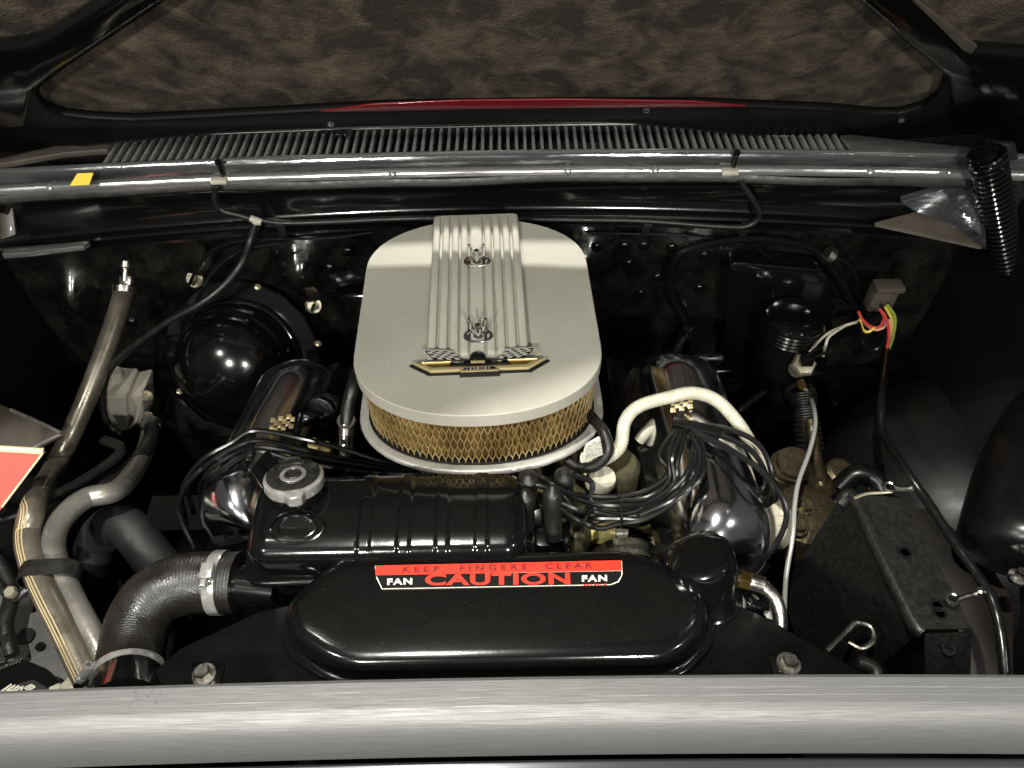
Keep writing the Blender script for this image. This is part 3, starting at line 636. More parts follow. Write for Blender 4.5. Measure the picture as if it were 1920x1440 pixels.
# ================================================================ ENGINE (heads, manifold, front)
en = thing('engine', (XC, .05, .3), 'olive gold engine block and intake manifold showing below the air cleaner', 'engine')
obj('block', xf(box(.44, .60, .30, .02), Matrix.Translation((XC, .05, .46))), 'engine_gold', en)
obj('intake_manifold', xf(box(.26, .46, .16, .03, 3), Matrix.Translation((XC+.02, .10, .67))), 'engine_gold', en)
obj('carburettor', xf(box(.17, .34, .09, .02, 3), Matrix.Translation((XC, .12, .76))), 'steel', en)
for s in (-1, 1):
    obj('cylinder_head', xf(box(.15, .52, .12, .015), Matrix.Translation((XC+s*.25, .03, .60)) @ Matrix.Rotation(R_(s*25), 4, 'Y')), 'satin_black', en)
obj('water_neck', join(xf(lathe([(.035, 0), (.035, .04), (.028, .05), (.01, .05)], 24), Matrix.Translation(w(1150, 905, .72))), xf(box(.07, .04, .02, .006), Matrix.Translation(w(1160, 940, .70)))), 'engine_gold', en)
obj('front_cover', xf(box(.20, .05, .16, .02, 3), Matrix.Translation(w(1130, 1010, .62))), 'engine_gold', en)
obj('thermostat_cap', xf(lathe([(.020, 0), (.019, .02), (.015, .026), (.005, .027)], 20), axis(w(1122, 905, .76), (.3, -.3, 1))), 'cream_plastic', en)
for px, py, z, s in ((1080, 992, .715, (.024, .034, .004)), (1130, 1000, .71, (.036, .028, .004))):
    obj('tag', xf(box(*s, .001), axis(w(px, py, z), (0, -.6, .8))), 'tag_yellow', en)
obj('tag', prism([w(1155, 990, .71), w(1178, 992, .71), w(1176, 1006, .71), w(1156, 1020, .70)], (0, -.003, .003), 0), 'white_plastic', en)
obj('pulley', xf(lathe([(.055, 0), (.055, .012), (.046, .016), (.055, .02), (.055, .03), (.02, .034)], 36), axis(w(1170, 1062, .69), (0, -1, .25))), 'steel', en)
obj('bracket_arm', tube([w(1225, 1005, .72), w(1240, 1050, .70), w(1252, 1085, .68)], .007, 10), 'zinc', en)
for px, py in ((590, 836), (613, 842), (1212, 815), (1100, 885)):
    obj('casting_boss', xf(lathe([(.010, 0), (.009, .012), (.004, .013)], 14), axis(w(px, py, .73), (.1, -.4, 1))), 'tag_yellow', en)
# ================================================================ DISTRIBUTOR
di = thing('distributor', w(1012, 1040, .66), 'black distributor with tall rubber lead boots beside the expansion tank', 'distributor')
obj('body', xf(lathe([(.036, 0), (.040, .012), (.040, .05), (.034, .065), (.02, .07)], 28), Matrix.Translation(w(1020, 1030, .705))), 'gloss_black', di)
obj('collar', xf(lathe([(.047, 0), (.047, .01), (.040, .016)], 28), Matrix.Translation(w(1020, 1036, .695))), 'steel', di)
for px, py, pb in ((985, 925, 1000), (1036, 918, 1010), (990, 893, 940), (1058, 890, 930)):
    q = w(px, py, .836); q2 = w(px+2, pb, .775)
    obj('boot', tube([q2, q.lerp(q2, .3), q, q+(q-q2).normalized()*.006], .0115, 14, 4, rf=lambda s, t: 1 if s < t*.55 else (1.18 if s < t*.86 else max(.35, 1.18-6*(s/t-.86)))), 'rubber', di)
obj('vacuum_can', xf(lathe([(.026, 0), (.026, .012), (.020, .022), (.008, .024)], 24), axis(w(1010, 970, .765), (.2, -.8, .6))), 'gloss_black', di)
# ================================================================ SPARK PLUG LEADS
def lead(pts, label, r=.0037, group='spark plug leads', name='plug_lead', m='wire_black', cat='lead'):
    pts = [p+Vector((random.uniform(-.004, .004), random.uniform(-.004, .004), random.uniform(-.003, .003))) if 0 < i < len(pts)-1 else p for i, p in enumerate(pts)]
    return tag(obj(name, tube(pts, r, 8, 9), m), label, cat, group)
for k, (dx, dy, dz_) in enumerate(((0, 0, .0), (6, 14, -.004), (10, 26, -.008), (14, 40, -.012))):
    lead([w(350+k*14, 985-k*22, .66), w(342+k*14, 920-k*5, .72), w(372+k*12, 868+dy*.55, .78+dz_), w(430+dx, 828+dy*.75, .80+dz_), w(478+dx, 812+dy, .805+dz_), w(560, 824+dy*.95, .80+dz_), w(640, 842+dy*.9, .79+dz_), w(730, 862+dy*.7, .78+dz_), w(790, 870+dy*.5, .77)], ('outermost', 'second outermost', 'third outermost', 'innermost')[k]+' of four black plug leads arching round the filler cap')
lead([w(365, 1030, .66), w(338, 960, .70), w(352, 900, .76), w(420, 842, .79), w(470, 818, .79)], 'lone black plug lead dropping down behind the thick radiator hose')
RG = 'black spark plug lead in the tied bundle running from the distributor'
b0 = [(1036, 912), (1058, 888), (985, 905), (1040, 938), (1048, 952), (1060, 960), (990, 890)]
for k in range(7):
    sx, sy = b0[k]; d = k*9.0 - 4
    top_ = [(1238+k*12, 850+k*4), (1268+k*6, 806)] if k < 4 else [(1296+(k-4)*9, 868+k*3), (1306+(k-4)*3, 815)]
    lead([w(sx, sy, .835-.004*k), w(sx+45, sy+14+k*2, .82), w(1110, 930+d, .81-.002*k), w(1163, 936+d, .805-.002*k), w(1210, 925+d, .805-.002*k), w(1248+k*4, 893+d*.8, .81), w(*top_[0], .83), w(*top_[1], .838)], RG)
FG = 'black spark plug lead fanning out over the end of the chrome valve cover'
fan = [[(1290, 795), (1360, 800), (1425, 835), (1450, 885), (1440, 935), (1405, 955)],
       [(1290, 800), (1350, 812), (1410, 850), (1432, 890), (1428, 930), (1400, 945)],
       [(1295, 806), (1370, 838), (1440, 895), (1474, 960), (1465, 1010), (1420, 1055), (1400, 1075)],
       [(1295, 812), (1360, 840), (1425, 885), (1455, 930), (1450, 945), (1410, 962)]]
for q_, f in enumerate(fan): lead([w(a, b, .84-.02*(i/5)**2*5) for i, (a, b) in enumerate(f)], FG if q_ != 2 else 'longest black spark plug lead sweeping past the steering gear to the canister pipe')
lead([w(1295, 812, .842), w(1316, 850, .838), (w(1300, 900, .83)), w(1262, 935, .815), w(1200, 965, .80)], FG)
tag(obj('cable_tie', xf(torus(.021, .0013, 24, 6), Matrix.Translation(w(1163, 958, .797)) @ Matrix.Rotation(R_(90), 4, 'Y') @ Matrix.Diagonal((.75, 1, 1, 1))), 'wire_black'), 'thin black cable tie round the tied bundle of leads', 'cable tie')
tag(obj('lead_separator', xf(box(.065, .016, .012, .003), Matrix.Translation(w(1305, 803, .838)) @ Matrix.Rotation(R_(-20), 4, 'Z')), 'satin_black'), 'small black lead separator clipped above the chrome valve cover', 'clip')
tag(obj('lead_separator', xf(box(.012, .05, .012, .003), Matrix.Translation(w(470, 834, .797)) @ Matrix.Rotation(R_(10), 4, 'Z')), 'satin_black'), 'small black lead separator holding the four arching leads', 'clip')
# ================================================================ CREAM CORRUGATED HOSE
ch = spline([w(1090, 860, .80), w(1128, 862, .805), w(1162, 838, .815), w(1172, 790, .83), w(1198, 762, .84), (w(1250, 746, .845)), w(1300, 737, .845), w(1345, 752, .84), w(1385, 795, .82), w(1412, 840, .79), w(1438, 885, .75)], 14)
tag(obj('corrugated_hose', tube(resample(ch, .0008), .0090, 14, raw=True, rf=lambda s, t: 1+.04*math.sin(s/.0019*math.pi)), 'cream_plastic'), 'cream corrugated hose looping from the air cleaner over the chrome cover', 'hose')
tag(obj('hose_stub', tube([w(1198, 826, .76), w(1216, 806, .775), w(1236, 786, .78)], .0085, 12), 'cream_plastic'), 'short cream hose stub half hidden inside the loop of the corrugated hose', 'hose')
# ================================================================ CANISTER (right of the fan cover)
fa = thing('filter_canister', w(1310, 1150, .70), 'black round canister with a brass fitting and a bent steel pipe', 'canister')
ct = w(1311, 1036, .840)
obj('can', xf(lathe([(.038, -.115), (.040, -.11), (.040, -.085), (.0415, -.083), (.0415, -.079), (.040, -.077), (.0405, -.010), (.0385, -.003), (.034, 0), (.02, .0008), (.004, .001)], 44), axis(ct, (-.24, .24, .94))), 'gloss_black', fa, 35)
obj('base_ring', xf(torus(.041, .003, 36, 8), axis(ct-Vector((-.24, .24, .94))*.092, (-.24, .24, .94))), 'cap_silver', fa)
p = w(1378, 1082, .80); q = w(1412, 1092, .80); u = (q-p).normalized()
obj('elbow', tube([p-u*.02, p+u*.006], .011, 12), 'satin_black', fa)
obj('brass_nut', xf(hexhead(.0115, .016), axis(p+u*.004, u)), 'brass', fa)
obj('pipe', tube([p+u*.02, w(1425, 1096, .79), w(1450, 1118, .785), w(1462, 1150, .775), w(1463, 1185, .76)], .0085, 14), 'steel', fa)
obj('ferrule', tube([p+u*.018, p+u*.034], .0105, 14), 'steel', fa)
obj('bracket', join(xf(box(.05, .03, .02, .004), Matrix.Translation(w(1400, 1128, .755))), xf(hexhead(.006, .006), axis(w(1413, 1122, .768), (0, -.3, 1)))), 'gloss_black', fa)
obj('paper_label', prism([w(1424, 1140, .75), w(1448, 1128, .75), w(1455, 1165, .75), w(1438, 1160, .75)], (0, 0, .002)), 'label_white', fa)
# ================================================================ MASTER CYLINDER
mc = thing('master_cylinder', v(1490, 720, .33), 'black brake master cylinder with a ribbed cap on the firewall', 'cylinder')
mt = v(1490, 598, .33)
pr = [(.050, -.13), (.050, -.035), (.052, -.034)]
for k in range(4): pr += [(.0525, -.032+k*.008), (.0545, -.029+k*.008), (.0525, -.026+k*.008)]
pr += [(.053, .002), (.050, .008), (.043, .012), (.02, .0135), (.004, .014)]
obj('reservoir', xf(lathe(pr[:3], 36), Matrix.Translation(mt) @ Matrix.Diagonal((.92, .92, 1, 1))), 'satin_black', mc)
obj('ribbed_cap', xf(lathe(pr[2:], 40), Matrix.Translation(mt)), 'gloss_black', mc, 30)
obj('bore', tube([v(1490, 690, .40), v(1500, 745, .26)], .03, 20), 'satin_black', mc)
hx = v(1503, 686, .27)
obj('hex_switch', xf(join(lathe([(.021, 0), (.022, .004), (.022, .012), (.019, .016), (.012, .017)], 6), lathe([(.017, -.02), (.017, 0)], 20)), axis(hx, (0, -.5, .86))), 'zinc', mc)
obj('terminal_block', xf(join(box(.022, .016, .02, .003), xf(lathe([(.003, 0), (.003, .03)], 8), axis((.012, 0, .008), (.7, -.1, .5))), xf(lathe([(.003, 0), (.003, .03)], 8), axis((-.004, 0, .012), (.7, -.1, .8)))), Matrix.Translation(hx+Vector((.0, -.01, .025)))), 'satin_black', mc)
bs = spline([v(1505, 735, .24), v(1512, 790, .2), v(1520, 850, .16)], 10)
obj('bellows', tube(resample(bs, .0015), .022, 18, raw=True, rf=lambda s, t: 1+.10*math.sin(s/.0045*math.pi)), 'rubber', mc)
bk = tag(obj('brake_line', tube([v(1502, 722, .245), v(1520, 745, .225), w(1529, 790, .67), w(1518, 845, .69), w(1498, 900, .70), w(1490, 945, .70), w(1486, 1005, .69), w(1474, 1080, .66), w(1470, 1160, .62)], .0035, 10), 'line_silver'), 'bright steel brake line dropping from the master cylinder past the steering gear', 'pipe')
obj('flare_nut', tube([v(1500, 712, .252), v(1506, 730, .238)], .007, 6), 'brass', bk)
tag(obj('fluid_hose', tube([v(1385, 770, .30), v(1430, 735, .33), v(1475, 708, .35)], .007, 10), 'rubber'), 'thin black fluid hose running to the master cylinder', 'hose')
# ================================================================ STEERING GEAR
sg = thing('steering_gear', w(1480, 1060, .50), 'bronze coloured steering gear casting with bolts behind the shield bracket', 'steering gear')
obj('housing', join(xf(lathe([(.058, 0), (.064, .02), (.064, .09), (.05, .11), (.03, .115)], 28), axis(w(1475, 1010, .50), (0, -.2, 1))), xf(box(.11, .09, .10, .025, 3), Matrix.Translation(w(1500, 950, .55)))), 'bronze', sg)
obj('side_cover', xf(lathe([(.045, 0), (.045, .02), (.036, .03), (.012, .032)], 26), axis(w(1440, 985, .585), (-.5, -.4, .75))), 'zinc', sg)
obj('adjuster', xf(lathe([(.024, 0), (.024, .05), (.018, .055)], 20), axis(w(1552, 905, .56), (.1, -.25, 1))), 'bronze', sg)
obj('input_shaft', tube([w(1520, 790, .62), w(1530, 860, .60), w(1540, 905, .60)], .010, 12), 'bronze', sg)
obj('output_rod', tube([w(1538, 900, .60), w(1552, 965, .56)], .010, 12), 'bronze', sg)
obj('top_cap', join(*[xf(lathe([(.035-.004*k, k*.012), (.035-.004*k, k*.012+.006)], 24), axis(w(1480, 880, .60), (0, -.2, 1))) for k in range(3)]), 'bronze', sg)
for px, py in ((1508, 950), (1496, 988)):
    bolt(sg, w(px, py, .615), (0, -.3, 1), .0105, 'bronze', True)
obj('bulkhead_box', xf(box(.09, .05, .10, .02), Matrix.Translation(v(1440, 800, .34))), 'satin_black', sg)
# ================================================================ RIGHT SHIELD BRACKET
sb = thing('shield_bracket', w(1650, 1280, .45), 'worn black sheet metal bracket with a hooked rod beside the wiring loom', 'bracket')
def strip_poly(L, Rr, th, name, m): return obj(name, loft([[a, b, b-Vector((0, 0, th)), a-Vector((0, 0, th))] for a, b in zip(L, Rr)]), m, sb, 30)
Lp = [w(1572, 940, .74), w(1600, 925, .75), w(1660, 1050, .75), w(1715, 1160, .75), w(1732, 1180, .75)]
Rp = [w(1640, 915, .745), w(1692, 934, .75), w(1755, 1050, .75), w(1808, 1150, .75), w(1822, 1178, .75)]
strip_poly(Lp, Rp, .003, 'top_flange', 'worn_black')
rowsb = [[a, a.lerp(b, .3), a.lerp(b, .65), b] for a, b in zip([w(1570, 940, .738)]+Lp[1:], [w(1470, 1100, .56), w(1470, 1120, .53), w(1490, 1190, .49), w(1550, 1260, .45), w(1600, 1290, .45)])]
obj('side_sheet', strip(rowsb), 'worn_black', sb, 60)
obj('fold', tube([p+Vector((.003, 0, -.0093)) for p in Lp], .0095, 14, 6), 'worn_black', sb)
obj('end_tab', prism([w(1736, 1186, .735), w(1822, 1188, .735), w(1820, 1300, .66), w(1734, 1300, .66)], (0, .004, -.002), .001), 'worn_black', sb)
for px, py, z in ((1778, 1216, .719), (1697, 1036, .752), (1762, 1150, .752), (1758, 1136, .752)):
    obj('hole', xf(lathe([(.0085, 0), (.0085, .0012), (.006, .0012), (.0055, 0)], 20), axis(w(px, py, z), (0, -.3 if py > 1200 else 0, 1))), 'sticker_black', sb)
obj('hooked_rod', tube([w(1550, 1222, .69), w(1590, 1182, .69), w(1606, 1168, .69), w(1632, 1176, .69), w(1638, 1200, .69), w(1616, 1216, .69), w(1590, 1205, .69)], .0035, 8), 'steel', sb)
for pts, k in (([(1668, 912), (1690, 917), (1712, 916)], .77), ([(1786, 1122), (1812, 1118), (1834, 1112)], .77)):
    obj('loom_clip', join(xf(torus(.007, .0022, 20, 6), Matrix.Translation(w(*pts[0], k))), tube([w(pts[0][0]+8, pts[0][1]+2, k), w(*pts[1], k), w(*pts[2], k)], .0035, 8), xf(lathe([(.005, 0), (.005, .008), (.003, .010)], 12), Matrix.Translation(w(*pts[2], k)))), 'steel', sb)
obj('torn_edge', tube([w(1602, 934, .752), w(1625, 926, .754), w(1650, 924, .755), w(1672, 922, .757)], .0022, 6), 'zinc', sb)
# ================================================================ WIRING
wl = thing('wiring_loom', w(1880, 1270, .70), 'black taped wiring loom with bright coloured wires splayed at its top', 'wiring')
loom = spline([v(1661, 655, .32), v(1658, 700, .22), v(1652, 760, .13), v(1656, 815, .075), w(1690, 870, .775), w(1735, 935, .775), w(1785, 1010, .775), w(1830, 1075, .775), w(1858, 1120, .775), w(1876, 1190, .765), w(1888, 1300, .74)], 10)
obj('loom', tube(loom, .0062, 12, raw=True, rf=lambda s, t: 1+.06*math.sin(s*95)+.04*math.sin(s*300)), 'wire_black', wl)
cb = v(1652, 556, .37)
obj('connector', join(xf(box(.045, .03, .05, .006), Matrix.Translation(cb)), xf(box(.05, .03, .012, .003), Matrix.Translation(cb+Vector((0, -.008, .03))))), 'brown_panel', wl)
for k, (mm, pts) in enumerate((('wire_yellow', [(1660, 575), (1672, 600), (1672, 630), (1662, 658)]), ('wire_green', [(1664, 572), (1678, 596), (1674, 632), (1664, 660)]), ('wire_pink', [(1655, 585), (1660, 610), (1640, 618), (1620, 604), (1612, 590)]), ('wire_red', [(1660, 590), (1650, 612), (1632, 612), (1616, 598), (1610, 585)]), ('wire_yellow', [(1612, 600), (1618, 618), (1628, 622), (1640, 614)]), ('wire_pink', [(1668, 600), (1668, 630), (1660, 660)]), ('wire_red', [(1650, 580), (1664, 605), (1666, 635), (1662, 655)]), ('wire_black', [(1610, 605), (1624, 645), (1638, 655), (1652, 648), (1660, 630)]))):
    obj('coloured_wire', tube([v(a, b, .335-.003*k) for a, b in pts], .0026, 6), mm, wl)
fh = thing('firewall_harness', onfw(1420, 470, .03), 'looped black braided harness hung along the firewall under the cowl', 'wiring')
def cable(pts, r, par, m='wire_black', name='cable', off=.03): return obj(name, tube([onfw(a, b, off) for a, b in pts], r, 8), m, par)
cable([(1290, 690), (1296, 640), (1286, 605), (1262, 560), (1256, 520), (1270, 480), (1310, 462), (1370, 450), (1430, 447), (1490, 455), (1530, 470), (1552, 492), (1585, 540), (1608, 580), (1616, 600)], .006, fh)
cable([(1552, 480), (1590, 495), (1612, 540), (1618, 590)], .0045, fh)
cable([(1400, 452), (1440, 480), (1470, 500), (1500, 535), (1525, 558), (1570, 562), (1600, 580)], .003, fh)
obj('loop_clamp', xf(lathe([(.014, -.006), (.016, -.006), (.016, .006), (.014, .006)], 20), axis(onfw(1555, 478, .03), (.8, -.2, -.4))), 'steel', fh)
obj('sleeve', tube([onfw(1288, 622, .035), onfw(1268, 655, .045), onfw(1256, 690, .055)], .0085, 10), 'rubber', fh)
obj('sleeve_end', tube([onfw(1290, 615, .035), onfw(1284, 630, .036)], .0095, 10), 'steel', fh)
sw = thing('switch_wires', v(1560, 640, .32), 'pale twin wires running from the brake switch towards the loom', 'wiring')
obj('wire', tube([hx+Vector((0, -.01, .045)), v(1545, 630, .30), v(1580, 612, .32), v(1612, 602, .33)], .0026, 6), 'cream_plastic', sw)
obj('wire', tube([hx+Vector((.025, -.01, .035)), v(1548, 648, .29), v(1556, 630, .30), v(1585, 610, .32)], .0026, 6), 'cream_plastic', sw)
# ---- washer nozzles, hoses and clips along the cowl
def nozzle(px, py, label):
    p = w(px, py, .985); p.y = .412-.03*crown(p.x); p.z = .978; t = thing('washer_nozzle', p, label, 'nozzle', 'washer nozzles')
    obj('base', xf(box(.026, .014, .008, .002), Matrix.Translation(p+Vector((-.006, -.005, -.004)))), 'cream_plastic', t)
    obj('jet', join(xf(lathe([(.0035, 0), (.0035, .02), (.005, .021), (.005, .028), (.002, .03)], 10), Matrix.Translation(p)), xf(box(.012, .005, .005, .001), Matrix.Translation(p+Vector((.0, 0, .024))))), 'gloss_black', t)
nozzle(412, 332, 'chrome washer nozzle above the hose with a pale tee joint')
nozzle(1384, 324, 'chrome washer nozzle on the cowl near the hood spring')
wh = thing('washer_hose', v(480, 415, .36), 'black washer hose with a pale tee joint running down past the blower', 'hose')
obj('upper_run', tube([v(403, 350, .385), v(404, 380, .385), v(420, 396, .385), v(450, 404, .382), v(476, 412, .379)], .0052, 10), 'rubber', wh)
obj('tee', join(xf(lathe([(.006, -.009), (.006, .009)], 12), axis(v(480, 413, .377), (.9, -.1, -.4))), xf(lathe([(.006, -.002), (.006, .014)], 12), axis(v(480, 413, .377), (-.3, -.3, -.9)))), 'white_plastic', wh)
obj('down_run', tube([v(479, 420, .373), v(468, 455, .36), v(452, 495, .33), v(420, 535, .31), v(375, 570, .29), v(320, 600, .28), v(270, 635, .27), (v(225, 670, .26)), v(200, 705, .25), v(192, 750, .235), v(200, 790, .22), v(225, 815, .21)], .0062, 10), 'rubber', wh)
obj('cross_run', tube([v(484, 412, .379), v(530, 418, .385), v(620, 416, .388), v(760, 410, .39), v(900, 410, .39), v(1060, 412, .39), v(1200, 414, .388), v(1340, 424, .380), v(1400, 424, .378), v(1424, 404, .378), v(1412, 375, .38), v(1396, 352, .382), v(1390, 340, .384)], .0050, 10), 'rubber', wh)
hw2 = thing('firewall_wire', onfw(500, 450), 'thin black wires drooping across the firewall beside the blower', 'wiring')
cable([(1400, 460), (1330, 446), (1250, 440), (1180, 438), (1100, 436)], .0022, hw2, off=.02)
cable([(700, 435), (620, 446), (540, 448), (470, 448), (400, 468), (366, 510), (340, 570), (328, 600)], .0026, hw2, off=.05)
cable([(530, 455), (450, 470), (400, 508), (372, 560), (346, 620), (326, 680), (314, 740), (290, 790)], .0030, hw2, off=.09)
cable([(310, 640), (270, 650), (225, 655)], .0022, hw2, off=.1)
for i, px in enumerate((528, 1212, 1395)):
    p = v(px, 428, .388)
    tag(obj('wire_clip', join(xf(box(.013, .006, .030, .002), Matrix.Translation(p)), xf(box(.015, .014, .006, .002), Matrix.Translation(p+Vector((0, -.004, .012))))), 'worn_black'), ['small black clip on the cowl flange beside the hose tee joint', 'small black clip on the cowl flange just past the air cleaner', 'small black clip on the cowl flange where the hose turns up to its nozzle'][i], 'clip', 'clips along the cowl flange')
yt = obj('paper_tag', prism([v(132, 348, .376), v(168, 347, .376), v(176, 324, .382), v(146, 325, .382)], (0, -.0015, .001)), 'yellow_paper', None, 0); tag(yt, 'small yellow paper tag stuck on the cowl lip', 'tag')
# ================================================================ LEFT SIDE
h1 = thing('heater_hose', w(150, 1260, .66), 'grey heater hose with tan stripes clamped to the firewall fitting', 'hose', 'grey heater hoses')
c1 = spline([v(233, 545, .375), v(220, 590, .33), v(185, 690, .25), v(140, 800, .17), v(100, 880, .10), w(66, 945, .765), w(52, 1000, .765), w(60, 1050, .76), w(85, 1110, .755), w(120, 1180, .745), w(165, 1275, .73)], 12)
obj('hose', tube(c1, .0165, 18, raw=True), 'bronze_hose', h1, 80)
def side(c, off, r, a, b):
    out = []
    for i in range(int(len(c)*a), int(len(c)*b)):
        T = (c[min(i+1, len(c)-1)]-c[max(i-1, 0)]).normalized(); vd = (CAM-c[i]).normalized(); vd = Vector((0, -.68, .73)); vd = (vd-T*vd.dot(T)).normalized(); sd = T.cross(vd)
        out.append(c[i]+(vd*math.cos(off)+sd*math.sin(off))*r)
    return out
for off in (-.28, -.02, .2): obj('stripe', tube(side(c1, off, .0160, .46, 1), .0011, 6, raw=True), 'hose_stripe', h1)
obj('fitting', xf(join(lathe([(.0175, -.006), (.0195, -.006), (.0195, .004), (.0175, .004)], 24), xf(box(.022, .012, .02, .002), Matrix.Translation((0, -.004, .012))), xf(lathe([(.006, 0), (.006, .022), (.009, .024), (.009, .034), (.004, .035)], 12), Matrix.Translation((0, 0, .012)))), axis(v(234, 540, .378), (.08, .7, .72))), 'steel', h1)
h2 = thing('heater_hose', w(170, 1200, .66), 'plain grey heater hose bending up beside the striped one', 'hose', 'grey heater hoses')
c2 = spline([v(285, 790, .24), v(270, 850, .16), w(225, 915, .72), w(160, 935, .745), w(115, 975, .755), w(100, 1020, .755), w(110, 1065, .75), w(140, 1130, .742), w(172, 1190, .735), w(205, 1255, .72)], 12)
obj('hose', tube(c2, .0150, 18, raw=True), 'heater_grey', h2, 80)
obj('end_clamp', xf(lathe([(.016, -.004), (.018, -.004), (.018, .004), (.016, .004)], 20), axis(v(283, 800, .225), (.05, .6, .8))), 'steel', h2)
pm = (w(72, 1078, .757)+w(116, 1076, .752))/2; u = (w(116, 1076, .752)-w(72, 1078, .757)).normalized(); T = (c1[-22]-c1[-40]).normalized(); nn = u.cross(T).normalized(); T = nn.cross(u)
ring = lambda k, e: [pm+u*(.0165*math.copysign(1, math.cos(a))*.95+ (.0185+e)*math.cos(a))+nn*((.0185+e)*math.sin(a))+T*k for a in [2*math.pi*i/32 for i in range(32)]]
tag(obj('hose_strap', loft([ring(-.011, 0), ring(-.011, .002), ring(.011, .002), ring(.011, 0)], cap=False), 'rubber'), 'black rubber strap binding the two grey heater hoses', 'strap')
tag(obj('air_duct', tube([w(385, 1130, .55), w(300, 1060, .62), w(232, 985, .66), w(185, 1010, .62), w(178, 1080, .57), w(215, 1140, .52), w(260, 1190, .48)], .030, 20, 10, rf=lambda s, t: 1+.012*math.sin(s*420)), 'duct_black'), 'dark ribbed duct bent behind the radiator hose', 'duct')
# white reservoir
rv = thing('reservoir', v(235, 800, .30), 'off white plastic washer reservoir on the firewall beside the striped hose', 'reservoir')
obj('body', prism(rounded([v(188, 742, .25), v(236, 744, .25), v(240, 808, .25), v(200, 806, .25)], .008), (0, .07, 0), .008, 3), 'white_plastic', rv)
obj('side_chamber', prism(rounded([v(236, 744, .262), v(267, 737, .262), v(270, 796, .262), v(240, 806, .262)], .006), (0, .06, 0), .006, 3), 'white_plastic', rv)
obj('neck', tube([v(232, 742, .28), v(222, 716, .29), v(217, 694, .29)], .012, 14, rf=lambda s, t: 1.1-.3*s/t), 'white_plastic', rv)
obj('handle', tube([v(268, 736, .258), v(258, 780, .252), v(244, 802, .248)], .0035, 8), 'white_plastic', rv)
for px, py in ((276, 741), (278, 780)): bolt(rv, v(px, py, .256), (0, -1, .3), .007, 'zinc')
# red cloth
rc = thing('red_cloth', w(40, 900, .82), 'red cloth corner with cream piping draped over the fender edge', 'cloth')
e0, e1, e2, e3 = w(-120, 836, .84), w(83, 848, .80), w(4, 952, .79), w(-120, 1080, .79)
rr = []
for i in range(13):
    row = []
    for j in range(13):
        s, t = i/12, j/12; a = e0.lerp(e1, s); b = e3.lerp(e2, s); q = a.lerp(b, t)
        q = q+Vector((0, 0, (.006*math.sin(s*9+t*4)+.004*math.sin(t*9+s*3))*(1-s)*min(1, t*4))); row.append(q)
    rr.append(row)
obj('cloth', strip(rr), 'red_fabric', rc, 80)
obj('piping', tube([r[0]+Vector((0, 0, .002)) for r in rr], .0046, 8, raw=True), 'cream_piping', rc)
obj('side_piping', tube([q+Vector((0, 0, .001)) for q in rr[-1]], .0014, 8, raw=True), 'cream_piping', rc)
# left inner fender and apron
tag(obj('fender_flange', prism([w(-150, 730, .70), w(0, 755, .70), w(70, 790, .70), w(118, 812, .70), w(40, 850, .69), w(-150, 960, .66)], (0, 0, -.01), .004), 'brown_panel'), 'brown tinted sheet metal flange behind the red cloth', 'panel')
tag(obj('fender_stay', tube([w(20, 768, .701), w(70, 790, .701), w(114, 812, .70)], .003, 8), 'heater_grey'), 'thin metal stay along the flange behind the striped hose', 'stay')
ap = obj('apron', prism([w(-140, 1120, .66), w(40, 1085, .66), w(110, 1090, .66), w(260, 1250, .655), w(300, 1330, .65), w(-140, 1400, .65)], (0, 0, -.004), .001), 'apron_grey'); tag(ap, 'grey sheet apron with punched holes under the heater hoses', 'panel')
for px, py, r in ((47, 1193, .012), (75, 1212, .006)):
    obj('hole', xf(lathe([(r, 0), (r, .0008), (r*.7, .0008)], 22), axis(w(px, py, .6605), (0, 0, 1))), 'worn_black' if r > .01 else 'sticker_black', ap)
ba = thing('battery', w(30, 1320, .62), 'black battery corner with white markings by the aluminium bar', 'battery')
B = [w(-140, 1265, .71), w(40, 1232, .71), w(85, 1250, .71), w(165, 1330, .71), w(-140, 1400, .71)]
obj('case', prism(B, (0, 0, -.15), .006, 2), 'satin_black', ba)
bt = obj('top_label', prism([w(-20, 1300, .711), w(62, 1274, .711), w(92, 1292, .711), w(40, 1330, .711)], (0, 0, .0006)), 'duct_black', ba)
def flat_text(s, a, b, hpx, z, m, par, bold=0):
    A_, B_ = w(*a, z), w(*b, z); u = B_-A_; L = u.length; u.normalize(); t = Vector((-u.y, u.x, 0)); Hh = hpx*.00056
    sh = textmesh(s, 1, bold); xs = [p.x for p in sh[0]]; ys = [p.y for p in sh[0]]; kx = L/(max(xs)-min(xs)); ky = Hh/(max(ys)-min(ys))
    obj('lettering', ([A_+u*((p.x-min(xs))*kx)+t*((p.y-min(ys))*ky) for p in sh[0]], sh[1]), m, par, 0)
def stroke(par, x0, y0, x1, y1, wd, m, z=.7125):
    a, b = w(x0, y0, z), w(x1, y1, z); d = (b-a).normalized(); n_ = Vector((-d.y, d.x, 0))*wd
    obj('print_stroke', prism([a-n_, b-n_, b+n_, a+n_], (0, 0, .0004)), m, par, 0)
for k in range(8): stroke(ba, -6+k*6, 1258-k*2.2, -2+k*6+(k % 3), 1250-k*2.4, .0006, 'apron_grey')
for k in range(4): stroke(bt, -8+k*9, 1304-k*1.5, 22+k*7, 1283+k*1.5, .0011, 'sticker_white')
for k in range(4): stroke(bt, 12+k*9, 1303-k*2.5, 17+k*9, 1294-k*2.5, .0010, 'sticker_white')
for q in ((46, 1290, 58, 1284), (58, 1284, 66, 1288), (66, 1288, 54, 1294), (54, 1294, 46, 1290), (50, 1292, 62, 1286)): stroke(bt, *q, .0009, 'sticker_white')
cn = thing('connector_bits', w(135, 1290, .70), 'cluster of small cream plastic connectors beside the battery', 'connector')
